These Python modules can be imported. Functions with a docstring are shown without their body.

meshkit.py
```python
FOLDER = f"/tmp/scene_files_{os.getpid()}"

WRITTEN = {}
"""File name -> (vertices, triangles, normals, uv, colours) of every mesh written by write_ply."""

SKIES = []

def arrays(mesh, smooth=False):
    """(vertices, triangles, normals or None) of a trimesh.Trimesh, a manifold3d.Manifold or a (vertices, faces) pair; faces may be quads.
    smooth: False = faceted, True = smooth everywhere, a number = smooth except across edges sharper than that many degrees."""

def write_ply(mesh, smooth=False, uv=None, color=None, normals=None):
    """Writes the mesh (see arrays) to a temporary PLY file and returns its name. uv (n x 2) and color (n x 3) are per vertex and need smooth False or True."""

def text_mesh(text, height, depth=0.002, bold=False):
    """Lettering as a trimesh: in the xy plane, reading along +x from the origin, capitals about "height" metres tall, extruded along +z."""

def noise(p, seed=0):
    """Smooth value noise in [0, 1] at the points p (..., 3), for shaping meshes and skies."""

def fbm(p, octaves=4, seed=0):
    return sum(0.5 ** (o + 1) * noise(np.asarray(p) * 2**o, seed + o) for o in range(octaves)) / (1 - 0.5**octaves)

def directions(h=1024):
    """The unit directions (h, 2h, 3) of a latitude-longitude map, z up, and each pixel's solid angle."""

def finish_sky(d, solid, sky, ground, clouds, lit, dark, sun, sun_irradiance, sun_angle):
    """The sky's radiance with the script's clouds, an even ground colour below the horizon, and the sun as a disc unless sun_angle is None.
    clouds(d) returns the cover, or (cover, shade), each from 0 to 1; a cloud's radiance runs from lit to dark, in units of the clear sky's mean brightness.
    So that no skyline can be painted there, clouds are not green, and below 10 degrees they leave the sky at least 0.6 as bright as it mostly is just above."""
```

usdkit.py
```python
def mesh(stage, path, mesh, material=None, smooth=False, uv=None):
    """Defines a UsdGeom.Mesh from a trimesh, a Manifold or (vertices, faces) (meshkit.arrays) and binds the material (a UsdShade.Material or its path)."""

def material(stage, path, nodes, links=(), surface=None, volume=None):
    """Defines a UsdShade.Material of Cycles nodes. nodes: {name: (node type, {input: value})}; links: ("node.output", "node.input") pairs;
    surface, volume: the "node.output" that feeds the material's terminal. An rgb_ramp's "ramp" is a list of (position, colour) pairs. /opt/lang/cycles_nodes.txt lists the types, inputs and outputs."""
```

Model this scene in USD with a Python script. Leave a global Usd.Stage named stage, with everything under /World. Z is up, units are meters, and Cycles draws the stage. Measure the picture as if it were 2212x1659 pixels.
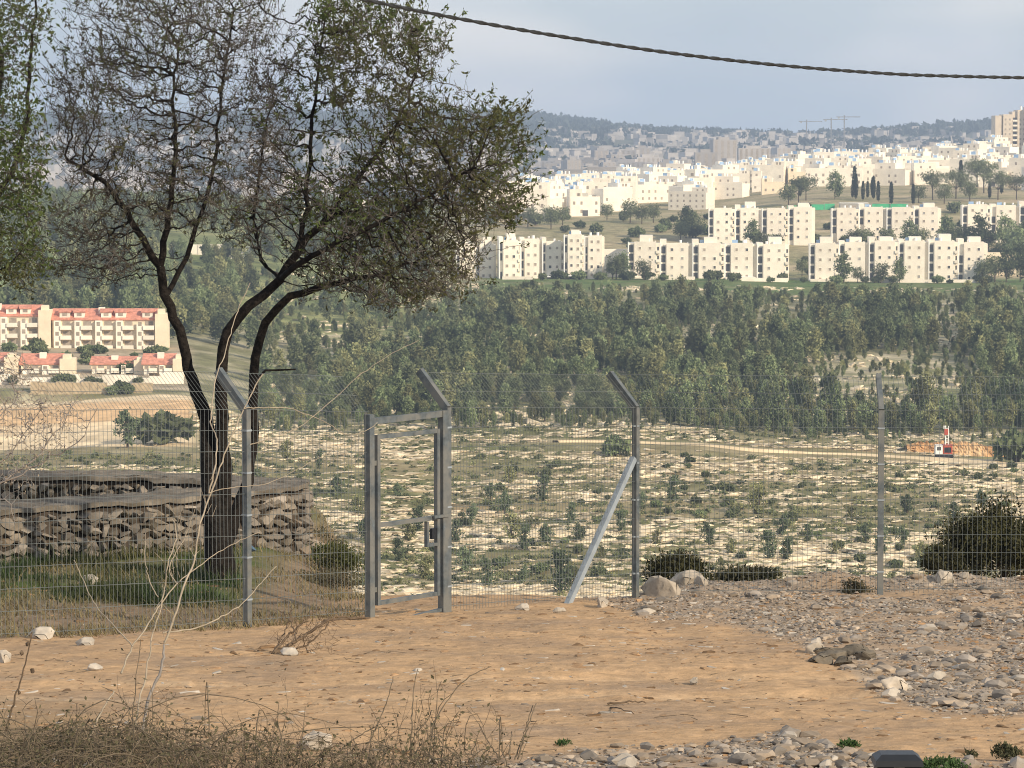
import math, random
import numpy as np, trimesh, usdkit, meshkit
from scipy.spatial import cKDTree
from scipy.interpolate import PchipInterpolator
from shapely.geometry import LineString, Polygon
from pxr import Usd, UsdGeom, UsdLux, UsdShade, Sdf, Gf, Vt

stage = Usd.Stage.CreateInMemory()
UsdGeom.SetStageUpAxis(stage, 'Z'); UsdGeom.SetStageMetersPerUnit(stage, 1.0)
UsdGeom.Xform.Define(stage, '/World'); UsdGeom.Scope.Define(stage, '/World/Looks')
RNG = np.random.default_rng(7); random.seed(7)

# ---------------------------------------------------------------- camera
F, CX, CY, HOR = 7582.0, 1106.0, 829.5, 300.0        # a picture 2212 wide, as measured
PITCH = math.atan((CY - HOR) / F); CZ = 4.74
cp, sp = math.cos(PITCH), math.sin(PITCH)
cam = UsdGeom.Camera.Define(stage, '/World/Camera')
cam.CreateHorizontalApertureAttr(36.0); cam.CreateVerticalApertureAttr(27.0)
cam.CreateFocalLengthAttr(36.0 * F / 2212.0); cam.CreateClippingRangeAttr((0.5, 30000.0))
cam.AddTranslateOp().Set((0, 0, CZ)); cam.AddRotateXOp().Set(90 - math.degrees(PITCH))
cam.CreateExposureAttr(0.52)

# ---------------------------------------------------------------- sky and sun
SUN = np.array([0.70, -0.66, 0.47]); SUN /= np.linalg.norm(SUN)
dome = UsdLux.DomeLight.Define(stage, '/World/sky')
sky_m = usdkit.material(stage, '/World/Looks/sky', {
    'tc': ('texture_coordinate', {}),
    'sky': ('sky_texture', {'sky_type': 'single_scattering', 'sun_disc': False, 'sun_elevation': math.asin(SUN[2]),
                            'sun_rotation': math.atan2(SUN[0], SUN[1]), 'altitude': 700.0, 'air_density': 1.0, 'aerosol_density': 1.5}),
    'map': ('mapping', {'scale': (7.0, 7.0, 22.0), 'location': (3.1, 0.4, 0.2)}),
    'n': ('noise_texture', {'scale': 1.0, 'detail': 5.0, 'roughness': 0.5}),
    'cov': ('map_range', {'range_type': 'smoothstep', 'from_min': 0.36, 'from_max': 0.70, 'to_min': 0.78, 'to_max': 1.0}),
    'n2': ('noise_texture', {'scale': 0.8, 'detail': 3.0, 'roughness': 0.5}),
    'ramp': ('rgb_ramp', {'ramp': [(0.36, (4.0, 4.6, 5.4)), (0.50, (4.7, 5.2, 5.8)), (0.62, (7.4, 7.1, 7.1))]}),
    'mix': ('mix_color', {'blend_type': 'mix', 'use_clamp': False, 'use_clamp_result': False}),
    'bg': ('background_shader', {'strength': 0.092})},
    [('tc.generated', 'map.vector'), ('map.vector', 'n.vector'), ('n.fac', 'cov.value'), ('cov.result', 'mix.fac'), ('map.vector', 'n2.vector'),
     ('n2.fac', 'ramp.fac'), ('sky.color', 'mix.a'), ('ramp.color', 'mix.b'), ('mix.result', 'bg.color')], surface='bg.background')
UsdShade.MaterialBindingAPI.Apply(dome.GetPrim()).Bind(sky_m)
sun = UsdLux.DistantLight.Define(stage, '/World/sun')
sun.CreateNormalizeAttr(True); sun.CreateIntensityAttr(0.95); sun.CreateAngleAttr(1.2); sun.CreateColorAttr((1.0, 0.84, 0.62))
v = Gf.Vec3d(*map(float, SUN))
sun.AddTransformOp().Set(Gf.Matrix4d().SetRotate(Gf.Rotation(Gf.Vec3d(0, 0, 1), v)))

# ---------------------------------------------------------------- helpers
used = {}
def numbered(parent, name):
    k = (parent, name); n = used.get(k, 0); used[k] = n + 1
    return f'{parent}/{name}' + (f'_{n:03d}' if n else '')
def tag(p, label=None, cat=None, group=None, kind=None):
    p = p if isinstance(p, Usd.Prim) else stage.GetPrimAtPath(p)
    for k, val in (('label', label), ('category', cat), ('group', group), ('kind', kind)):
        if val: p.SetCustomDataByKey(k, val)
    return p
def place(x, loc, rz=0.0, sc=1.0):
    sc = (sc, sc, sc) if np.ndim(sc) == 0 else sc
    x.AddTranslateOp().Set(tuple(map(float, loc))); x.AddRotateZOp().Set(float(rz)); x.AddScaleOp().Set(Gf.Vec3f(*map(float, sc)))
def thing(name, label, cat, loc=(0, 0, 0), rz=0.0, sc=1.0, group=None, kind=None):
    path = numbered('/World', name); x = UsdGeom.Xform.Define(stage, path); place(x, loc, rz, sc)
    tag(x.GetPrim(), label, cat, group, kind); return path
def part(parent, name, mesh, mat, smooth=False, kind=None, label=None, uvcol=None):
    path = numbered(parent, name); m = usdkit.mesh(stage, path, mesh, mat, smooth)
    if uvcol is not None:
        UsdGeom.PrimvarsAPI(m).CreatePrimvar('albedo', Sdf.ValueTypeNames.Color3fArray, 'vertex').Set(Vt.Vec3fArray.FromNumpy(np.asarray(uvcol, np.float32)))
    if kind or label: tag(m.GetPrim(), label, None, None, kind)
    return path
def solo(name, mesh, mat, label=None, cat=None, group=None, kind=None, smooth=False, col=None):
    p = part('/World', name, mesh, mat, smooth, uvcol=col); tag(p, label, cat, group, kind); return p
def copy_of(name, proto, label, cat, loc, rz=0.0, sc=1.0, group=None):
    path = numbered('/World', name); x = UsdGeom.Xform.Define(stage, path)
    x.GetPrim().GetReferences().AddInternalReference(proto); x.GetPrim().SetInstanceable(True)
    sc = (sc, sc, sc) if np.ndim(sc) == 0 else sc
    x.GetPrim().CreateAttribute('xformOp:translate', Sdf.ValueTypeNames.Double3).Set(Gf.Vec3d(*map(float, loc)))
    x.GetPrim().CreateAttribute('xformOp:rotateZ', Sdf.ValueTypeNames.Float).Set(float(rz))
    x.GetPrim().CreateAttribute('xformOp:scale', Sdf.ValueTypeNames.Float3).Set(Gf.Vec3f(*map(float, sc)))
    tag(x.GetPrim(), label, cat, group); return path
class Kin:
    """the first use builds the thing, later ones reference it"""
    def __init__(s, build): s.build, s.path = build, None
    def put(s, name, label, cat, loc, rz=0.0, sc=1.0, group=None):
        if s.path is None:
            s.path = thing(name, label, cat, loc, rz, sc, group); s.build(s.path); return s.path
        return copy_of(name, s.path, label, cat, loc, rz, sc, group)
def scatter(name, protos, loc, rz, sc, label=None, cat=None, kind='stuff'):
    path = numbered('/World', name); pi = UsdGeom.PointInstancer.Define(stage, path)
    rel = pi.CreatePrototypesRel()
    for nm, mesh, mat in protos:
        p = f'{path}/{nm}'; usdkit.mesh(stage, p, mesh, mat); rel.AddTarget(p)
    n = len(loc); loc = np.asarray(loc, np.float32); rz = np.radians(np.asarray(rz, float)) / 2
    sc = np.asarray(sc, np.float32); sc = np.repeat(sc[:, None], 3, 1) if sc.ndim == 1 else sc
    pi.CreateProtoIndicesAttr(Vt.IntArray.FromNumpy((np.arange(n) % len(protos)).astype(np.int32)))
    pi.CreatePositionsAttr(Vt.Vec3fArray.FromNumpy(loc)); pi.CreateScalesAttr(Vt.Vec3fArray.FromNumpy(sc))
    pi.CreateOrientationsAttr(Vt.QuathArray([Gf.Quath(float(math.cos(a)), 0, 0, float(math.sin(a))) for a in rz]))
    tag(pi.GetPrim(), label, cat, None, kind); return path

def mat(name, col, rough=0.85, var=0.25, scale=6.0, bump=0.0, spec=0.3, metal=0.0, inst=0.0, transl=0.0, attr=False, detail=4.0, obj=False, hue=None):
    """procedural: base colour times noise (and per-copy variation)"""
    nodes = {'g': ('texture_coordinate', {}) if obj else ('geometry', {}), 'n': ('noise_texture', {'scale': scale, 'detail': detail, 'roughness': 0.6}),
             'r': ('map_range', {'from_min': 0.3, 'from_max': 0.7, 'to_min': 1 - var, 'to_max': 1 + var}),
             'c': ('color', {'value': col}) if not attr else ('attribute', {'attribute': 'albedo'}),
             'm': ('mix_color', {'blend_type': 'multiply', 'fac': 1.0, 'use_clamp': False}),
             'p': ('principled_bsdf', {'roughness': rough, 'specular_ior_level': spec, 'metallic': metal})}
    links = [('g.object' if obj else 'g.position', 'n.vector'), ('n.fac', 'r.value'), ('c.color', 'm.a')]
    last = 'r.result'
    if inst:
        nodes['oi'] = ('object_info', {}); nodes['ir'] = ('map_range', {'to_min': 1 - inst, 'to_max': 1 + inst}); nodes['im'] = ('math', {'math_type': 'multiply'})
        links += [('oi.random', 'ir.value'), ('ir.result', 'im.value1'), ('r.result', 'im.value2')]; last = 'im.value'
    nodes['cc'] = ('combine_xyz', {}); links += [(last, 'cc.x'), (last, 'cc.y'), (last, 'cc.z'), ('cc.vector', 'm.b')]
    out = 'm.result'
    if hue is not None:                                            # second colour mixed in by a broader noise
        nodes['n2'] = ('noise_texture', {'scale': scale * 0.31, 'detail': 3.0}); nodes['h'] = ('map_range', {'from_min': 0.42, 'from_max': 0.6})
        nodes['mh'] = ('mix_color', {'blend_type': 'mix', 'b': hue})
        links += [('g.object' if obj else 'g.position', 'n2.vector'), ('n2.fac', 'h.value'), ('h.result', 'mh.fac'), ('m.result', 'mh.a')]; out = 'mh.result'
    links.append((out, 'p.base_color'))
    if bump:
        nodes['b'] = ('bump', {'strength': 0.8, 'distance': bump}); links += [('n.fac', 'b.height'), ('b.normal', 'p.normal')]
    surf = 'p.BSDF'
    if transl:
        nodes['t'] = ('translucent_bsdf', {}); nodes['x'] = ('mix_closure', {'fac': transl})
        links += [(out, 't.color'), ('p.BSDF', 'x.closure1'), ('t.BSDF', 'x.closure2')]; surf = 'x.closure'
    return usdkit.material(stage, f'/World/Looks/{name}', nodes, links, surface=surf)

M = {
 'near': mat('near_soil', (0, 0, 0), attr=True, var=0.22, scale=9.0, bump=0.03, rough=0.95, spec=0.1, detail=8.0),
 'land': mat('far_land', (0, 0, 0), attr=True, var=0.35, scale=0.22, rough=0.95, spec=0.05, detail=7.0),
 'pine': mat('pine_needles', (0.155, 0.190, 0.094), var=0.35, scale=0.5, inst=0.5, transl=0.15, rough=0.8, spec=0.15),
 'pine_warm': mat('pine_needles_olive', (0.215, 0.220, 0.105), var=0.3, scale=0.5, inst=0.45, transl=0.15, rough=0.8, spec=0.15),
 'young': mat('young_needles', (0.135, 0.170, 0.098), var=0.3, scale=0.8, inst=0.3, transl=0.2, rough=0.8, spec=0.15),
 'far_woods': mat('far_wood_leaves', (0.050, 0.062, 0.052), var=0.3, scale=0.1, inst=0.3, rough=0.9, spec=0.05),
 'wall_stone': mat('wall_stone', (0.235, 0.205, 0.17), var=0.35, scale=5.0, bump=0.015, rough=0.95, spec=0.1, hue=(0.16, 0.145, 0.13)),
 'broad': mat('broad_leaves', (0.135, 0.155, 0.078), var=0.35, scale=0.6, inst=0.3, transl=0.2, rough=0.7, spec=0.2),
 'cypress': mat('cypress_leaves', (0.035, 0.045, 0.024), var=0.3, scale=0.8, inst=0.2, rough=0.8, spec=0.15),
 'bark': mat('pine_bark', (0.075, 0.055, 0.04), var=0.3, scale=2.0),
 'stone_cream': mat('limestone_cladding', (0.80, 0.735, 0.63), var=0.07, scale=0.35, inst=0.08, rough=0.8, spec=0.2),
 'stone_pale': mat('pale_limestone', (0.80, 0.74, 0.635), var=0.09, scale=0.3, inst=0.1, rough=0.8, spec=0.2),
 'stone_warm': mat('warm_limestone', (0.76, 0.65, 0.49), var=0.10, scale=0.3, rough=0.8, spec=0.2),
  'tower_stone': mat('tower_limestone', (0.60, 0.52, 0.42), var=0.10, scale=0.3, rough=0.8, spec=0.2),
 'stone_far': mat('far_walls', (0.36, 0.335, 0.315), var=0.10, scale=0.05, inst=0.22, rough=0.85, spec=0.1),
 'glass': mat('window_glass', (0.085, 0.085, 0.09), var=0.3, scale=0.9, rough=0.25, spec=0.5),
 'shutter': mat('dull_windows', (0.33, 0.285, 0.235), var=0.3, scale=0.8, rough=0.5),
 'white': mat('white_paint', (0.78, 0.78, 0.76), var=0.06, scale=2.0, rough=0.5),
 'panel': mat('solar_panel', (0.28, 0.42, 0.62), var=0.1, scale=2.0, rough=0.3, spec=0.6),
 'grey': mat('grey_concrete', (0.34, 0.33, 0.31), var=0.12, scale=0.6),
 'roof_red': mat('red_roof_tiles', (0.54, 0.235, 0.165), var=0.35, scale=1.2, rough=0.8),
 'steel': mat('galvanised_steel', (0.095, 0.114, 0.128), var=0.35, scale=16.0, rough=0.55, spec=0.4, metal=0.25, detail=7.0, hue=(0.16, 0.165, 0.16)),
 'zinc': mat('bright_zinc', (0.27, 0.31, 0.35), var=0.15, scale=9.0, rough=0.5, spec=0.5, metal=0.2),
 'wire': mat('galvanised_wire', (0.14, 0.16, 0.165), var=0.25, scale=3.0, rough=0.6, metal=0.15),
 'almond_bark': mat('almond_bark', (0.018, 0.0155, 0.014), var=0.6, scale=18.0, bump=0.05, rough=0.95, spec=0.1),
 'twig': mat('almond_twigs', (0.050, 0.043, 0.038), var=0.4, scale=3.0, rough=0.9, spec=0.1, hue=(0.115, 0.105, 0.098)),
 'leaf_green': mat('almond_leaves', (0.064, 0.092, 0.024), var=0.4, scale=2.2, transl=0.3, rough=0.6, hue=(0.075, 0.076, 0.026)),
 'leaf_brown': mat('withered_leaves', (0.052, 0.044, 0.032), var=0.4, scale=2.2, transl=0.15, rough=0.8, hue=(0.07, 0.075, 0.035)),
 'bush': mat('dark_bush', (0.046, 0.046, 0.024), var=0.45, scale=3.0, transl=0.1, rough=0.85, spec=0.1, hue=(0.05, 0.05, 0.022)),
 'dry_stem': mat('pale_dry_stems', (0.30, 0.255, 0.195), var=0.25, scale=12.0, rough=0.85),
 'dark_stem': mat('dark_dry_stems', (0.115, 0.085, 0.06), var=0.35, scale=12.0, rough=0.9, spec=0.1),
 'grey_stem': mat('grey_twigs', (0.22, 0.20, 0.185), var=0.3, scale=12.0, rough=0.9),
 'bramble': mat('bramble_stems', (0.135, 0.11, 0.08), var=0.4, scale=8.0, rough=0.9, spec=0.1),
 'bramble_leaf': mat('bramble_leaves', (0.105, 0.095, 0.058), var=0.45, scale=6.0, transl=0.2, rough=0.8, spec=0.1),
 'grass': mat('grass_blades', (0.038, 0.060, 0.022), var=0.45, scale=3.5, transl=0.25, rough=0.8, hue=(0.095, 0.095, 0.038)),
 'dry_grass': mat('dry_grass', (0.20, 0.165, 0.085), var=0.35, scale=4.0, transl=0.2, rough=0.8),
 'weed': mat('weed_leaves', (0.045, 0.085, 0.025), var=0.35, scale=6.0, transl=0.2, rough=0.7),
 'rock': mat('limestone_rubble', (0.275, 0.225, 0.175), var=0.3, scale=5.0, inst=0.35, bump=0.01, rough=0.95, spec=0.15),
 'boulder': mat('pale_boulder', (0.37, 0.325, 0.27), var=0.3, scale=5.0, inst=0.15, bump=0.02, rough=0.95, spec=0.15),
 'rock_grey': mat('grey_rubble', (0.22, 0.195, 0.17), var=0.3, scale=5.0, inst=0.35, bump=0.01, rough=0.95, spec=0.15),
 'rock_white': mat('white_stone', (0.37, 0.335, 0.29), var=0.25, scale=6.0, inst=0.15, bump=0.01, rough=0.9, spec=0.15),
 'rock_dark': mat('dark_stone', (0.12, 0.105, 0.085), var=0.35, scale=6.0, inst=0.2, bump=0.02, rough=0.95, spec=0.1),
 'clod': mat('soil_clods', (0.24, 0.155, 0.09), var=0.3, scale=8.0, inst=0.45, rough=0.95, spec=0.1),
 'terrace_rock': mat('terrace_limestone', (0.56, 0.48, 0.35), var=0.35, scale=0.6, inst=0.4, rough=0.95, spec=0.1),
 'wall_core': mat('wall_soil', (0.06, 0.05, 0.042), var=0.4, scale=6.0, rough=1.0, spec=0.05),
 'wall_cap': mat('wall_capping', (0.16, 0.142, 0.12), var=0.4, scale=5.0, bump=0.02, rough=0.95, spec=0.1),
 'cable': mat('black_cable', (0.022, 0.024, 0.026), var=0.2, scale=30.0, rough=0.6),
 'plastic': mat('black_plastic', (0.012, 0.014, 0.018), var=0.2, scale=8.0, rough=0.45, spec=0.4),
 'red': mat('red_paint', (0.42, 0.085, 0.055), var=0.15, scale=1.5, rough=0.5),
 'track': mat('pale_track', (0.60, 0.49, 0.33), var=0.15, scale=0.3, rough=0.95, spec=0.05),
 'cut': mat('orange_earth', (0.46, 0.275, 0.135), var=0.4, scale=0.6, rough=0.95, spec=0.05, bump=0.3, hue=(0.60, 0.43, 0.25)),
 'tan_wall': mat('tan_retaining_stone', (0.42, 0.34, 0.23), var=0.25, scale=0.9, rough=0.95, spec=0.1),
 'green_sheet': mat('green_sheeting', (0.06, 0.40, 0.20), var=0.2, scale=0.4, rough=0.6),
 'crane': mat('crane_steel', (0.20, 0.19, 0.18), var=0.1, scale=1.0, rough=0.6),
 'blue': mat('blue_cloth', (0.06, 0.11, 0.17), var=0.2, scale=9.0, rough=0.7),
}

# ---------------------------------------------------------------- geometry of the view
def PT(px, py, Y):
    """world point(s) seen at a picture position and a distance along +Y"""
    px, py, Y = np.broadcast_arrays(np.asarray(px, float), np.asarray(py, float), np.asarray(Y, float))
    yc = -(py - CY) / F; k = Y / (cp + yc * sp)
    return np.stack([k * (px - CX) / F, Y, CZ + k * (-sp + yc * cp)], -1)
def PIX(p):
    p = np.asarray(p, float); d = p[..., 1] * cp - (p[..., 2] - CZ) * sp; u = p[..., 1] * sp + (p[..., 2] - CZ) * cp
    return CX + F * p[..., 0] / d, CY - F * u / d

def sm(a, b, x): t = np.clip((x - a) / (b - a), 0, 1); return t * t * (3 - 2 * t)
COLS = {
 -900: [(380, 1390), (420, 1300), (470, 1220), (530, 1120), (580, 1030), (625, 975), (640, 965), (720, 880), (780, 838), (800, 812), (850, 765), (880, 750), (950, 700), (1050, 620), (1200, 540), (1350, 485), (1500, 452), (1900, 470), (2500, 450), (3000, 430), (4000, 395), (5000, 320), (6500, 258), (9500, 270)],
 0: [(380, 1390), (420, 1300), (470, 1220), (530, 1120), (580, 1030), (625, 975), (640, 965), (720, 880), (752, 872), (756, 843), (780, 836), (800, 812), (850, 765), (880, 750), (950, 700), (1050, 620), (1200, 540), (1350, 485), (1500, 452), (1900, 470), (2500, 450), (3000, 430), (4000, 395), (5000, 320), (6500, 258), (9500, 270)],
 380: [(380, 1390), (420, 1300), (470, 1220), (530, 1120), (580, 1030), (625, 970), (640, 958), (720, 868), (752, 852), (756, 846), (780, 830), (800, 810), (850, 772), (880, 752), (950, 700), (1050, 620), (1200, 545), (1350, 490), (1500, 462), (1900, 475), (2500, 455), (3000, 430), (4000, 395), (5000, 320), (6500, 262), (9500, 270)],
 640: [(380, 1390), (420, 1300), (470, 1225), (530, 1130), (590, 1045), (650, 975), (700, 935), (800, 850), (900, 768), (1000, 700), (1120, 610), (1250, 540), (1400, 490), (1550, 470), (1900, 475), (2500, 450), (3000, 425), (4000, 385), (5000, 310), (6500, 252), (9500, 265)],
 1050: [(380, 1390), (420, 1300), (470, 1230), (530, 1140), (590, 1060), (650, 985), (700, 935), (800, 850), (900, 770), (1000, 700), (1120, 640), (1200, 612), (1300, 590), (1400, 530), (1500, 480), (1600, 465), (1750, 450), (2000, 440), (2300, 440), (3000, 425), (4000, 375), (5000, 310), (6500, 256), (9500, 268)],
 1450: [(380, 1390), (420, 1300), (470, 1230), (530, 1140), (590, 1060), (650, 985), (700, 938), (800, 850), (900, 770), (1000, 700), (1120, 640), (1200, 612), (1300, 590), (1400, 526), (1480, 488), (1600, 458), (1750, 432), (2000, 410), (2300, 402), (2500, 410), (3000, 408), (4000, 360), (5000, 318), (6500, 288), (9500, 290)],
 1800: [(380, 1390), (420, 1300), (470, 1230), (530, 1145), (590, 1070), (650, 1000), (700, 955), (712, 942), (800, 855), (900, 775), (1000, 705), (1120, 645), (1200, 618), (1300, 594), (1400, 526), (1480, 492), (1550, 445), (1750, 405), (2000, 380), (2300, 368), (2500, 385), (3000, 395), (4000, 355), (5000, 320), (6500, 296), (9500, 298)],
 2212: [(380, 1390), (420, 1300), (470, 1230), (530, 1145), (590, 1075), (650, 1010), (690, 985), (712, 955), (800, 860), (900, 780), (1000, 705), (1120, 645), (1200, 620), (1300, 592), (1400, 526), (1480, 492), (1550, 445), (1750, 398), (2000, 365), (2300, 338), (2500, 350), (3000, 380), (4000, 350), (5000, 310), (6500, 270), (9500, 285)],
 3100: [(380, 1390), (420, 1300), (470, 1230), (530, 1145), (590, 1075), (650, 1010), (690, 985), (712, 955), (800, 860), (900, 780), (1000, 705), (1120, 645), (1200, 620), (1300, 592), (1400, 526), (1480, 492), (1550, 445), (1750, 398), (2000, 360), (2300, 325), (2500, 340), (3000, 370), (4000, 340), (5000, 300), (6500, 262), (9500, 280)],
}
CU = np.array(sorted(COLS)); CI = [PchipInterpolator(np.log([a for a, _ in COLS[c]]), [b for _, b in COLS[c]]) for c in CU]
def fbm(x, y, s, seed=0, o=4): return meshkit.fbm(np.stack([np.asarray(x) / s, np.asarray(y) / s, np.zeros_like(np.asarray(x, float))], -1), o, seed) - 0.5
def far_z(u, Y):
    Y = np.maximum(Y, 380.0); L = np.log(np.minimum(Y, 9500.0)); P = np.stack([c(L) for c in CI], 0)
    i = np.clip(np.searchsorted(CU, u) - 1, 0, len(CU) - 2); t = np.clip((u - CU[i]) / (CU[i + 1] - CU[i]), 0, 1); t = t * t * (3 - 2 * t)
    py = np.take_along_axis(P, i[None], 0)[0] * (1 - t) + np.take_along_axis(P, (i + 1)[None], 0)[0] * t
    return PT(CX, py, Y)[..., 2]
def plate(x, Y):
    base = 3.05 - 0.085 * Y + CZ - 4.74
    left = CZ + np.interp(Y, [5, 28.7, 31, 34, 38, 44, 60], [-2.1, -4.13, -4.36, -4.46, -4.58, -4.8, -5.4])
    z = base + (left - base) * sm(-1.6, -3.0, x) * sm(29, 33, Y)
    rub = sm(1.0, 2.2, x) * sm(30, 36.5, Y) * (0.07 + np.maximum(0, fbm(x, Y, .9, 4)) * .35)
    rut = np.exp(-((Y - 22.6 - .06 * x - .25 * np.sin(x * .8)) / .2) ** 2) + np.exp(-((Y - 24.3 - .06 * x - .25 * np.sin(x * .8)) / .2) ** 2)
    z = z + rub - .035 * rut * (x > -2.2) + fbm(x, Y, 1.7, 3) * 0.12 * sm(19, 26, Y) + fbm(x, Y, 0.35, 5, 3) * 0.05
    return z
def ground_z(x, Y):
    x = np.asarray(x, float); Y = np.asarray(Y, float); u = CX + F * x / np.maximum(Y, 1.0)
    Ye = 37.0 + 11.0 * sm(-1.7, -2.7, x) + 2.3 * sm(1.2, 2.0, x) + fbm(x, Y * 0, 1.3, 9) * 0.6
    zn = plate(x, np.minimum(Y, Ye))
    zE = plate(x, Ye); z3 = far_z(u, np.full_like(Y, 380.0))
    s = np.clip((np.log(np.maximum(Y, 1)) - np.log(Ye)) / (np.log(380.0) - np.log(Ye)), 0, 1)
    g = np.interp(s, [0, 0.03, 0.1, 0.3, 0.6, 0.8, 1.0], [0, 0.012, 0.055, 0.24, 0.76, 0.96, 1.0])
    zm = zE + (z3 - zE) * g
    zf = far_z(u, Y)
    n = np.where(Y > 380, 1, 0) * (fbm(x, Y, 60, 11) * 3.0 * sm(380, 600, Y) * (1 - 0.75 * sm(1150, 1230, Y)) + fbm(x, Y, 400, 12) * 25.0 * sm(2600, 5000, Y))
    # terraces on the near hillside: steps of about half a metre that follow the slope
    ter = sm(385, 420, Y) * (1 - sm(690, 740, Y)); ph = Y / 9.0 + fbm(x, Y, 80, 21) * 1.5; fr = ph - np.floor(ph)
    st = (np.clip((fr - 0.86) / 0.14, 0, 1) - fr) * 0.6 * ter
    return np.where(Y <= Ye, zn, np.where(Y < 380, zm, zf + n + st))
def on_ground(px, Y):
    px = np.asarray(px, float); Y = np.asarray(Y, float); x = (px - CX) / F * Y * 1.004
    return np.stack([x, Y, ground_z(x, Y)], -1)
def hit(px, py, lo=15.0, hi=2600.0):
    """the first ground point seen at a picture position"""
    Y = np.exp(np.linspace(math.log(lo), math.log(hi), 1500)); p = PT(px, py, Y); d = p[:, 2] - ground_z(p[:, 0], Y)
    k = np.argmax(d <= 0)
    return p[k] if d[k] <= 0 else p[-1]

# ---------------------------------------------------------------- mesh pieces
def box(x0, x1, y0, y1, z0, z1):
    m = trimesh.creation.box((x1 - x0, y1 - y0, z1 - z0)); m.apply_translation(((x0 + x1) / 2, (y0 + y1) / 2, (z0 + z1) / 2)); return m
def cat(ms): return trimesh.util.concatenate([m for m in ms if m is not None])
def segs(A, B, ra, rb, k=4):
    """open frusta from A to B, joined in one mesh"""
    A, B = np.asarray(A, float), np.asarray(B, float); n = len(A); d = B - A; d /= np.maximum(np.linalg.norm(d, axis=1, keepdims=True), 1e-9)
    ref = np.where(np.abs(d[:, 2:3]) > 0.9, [[1.0, 0, 0]], [[0, 0, 1.0]]); a = np.cross(d, ref); a /= np.linalg.norm(a, axis=1, keepdims=True); b = np.cross(d, a)
    t = np.arange(k) * 2 * np.pi / k; ring = a[:, None] * np.cos(t)[None, :, None] + b[:, None] * np.sin(t)[None, :, None]
    ra = np.broadcast_to(ra, n)[:, None, None]; rb = np.broadcast_to(rb, n)[:, None, None]
    V = np.concatenate([A[:, None] + ring * ra, B[:, None] + ring * rb], 1).reshape(-1, 3)
    i = np.arange(k); j = (i + 1) % k; f = np.concatenate([np.stack([i, i + k, j], 1), np.stack([j, i + k, j + k], 1)])
    Fc = (f[None] + (np.arange(n) * 2 * k)[:, None, None]).reshape(-1, 3)
    return trimesh.Trimesh(V, Fc, process=False)
def tube(P, R, k=6, cap=True):
    """one continuous tapered tube along the points"""
    P = np.asarray(P, float); n = len(P); R = np.broadcast_to(np.asarray(R, float), n)
    T = np.gradient(P, axis=0); T /= np.linalg.norm(T, axis=1, keepdims=True)
    ref = np.array([0, 1.0, 0]) if abs(T[0][1]) < 0.8 else np.array([1.0, 0, 0]); a = np.cross(T, ref); a /= np.linalg.norm(a, axis=1, keepdims=True); b = np.cross(T, a)
    t = np.arange(k) * 2 * np.pi / k; V = (P[:, None] + (a[:, None] * np.cos(t)[None, :, None] + b[:, None] * np.sin(t)[None, :, None]) * R[:, None, None]).reshape(-1, 3)
    i = np.arange(k); j = (i + 1) % k; f = np.concatenate([np.stack([i, j, i + k], 1), np.stack([j, j + k, i + k], 1)])
    Fc = (f[None] + (np.arange(n - 1) * k)[:, None, None]).reshape(-1, 3)
    if cap: V = np.vstack([V, P[0], P[-1]]); Fc = np.vstack([Fc, np.stack([j, i, np.full(k, n * k)], 1), np.stack([i + (n - 1) * k, j + (n - 1) * k, np.full(k, n * k + 1)], 1)])
    return trimesh.Trimesh(V, Fc, process=False)
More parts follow.
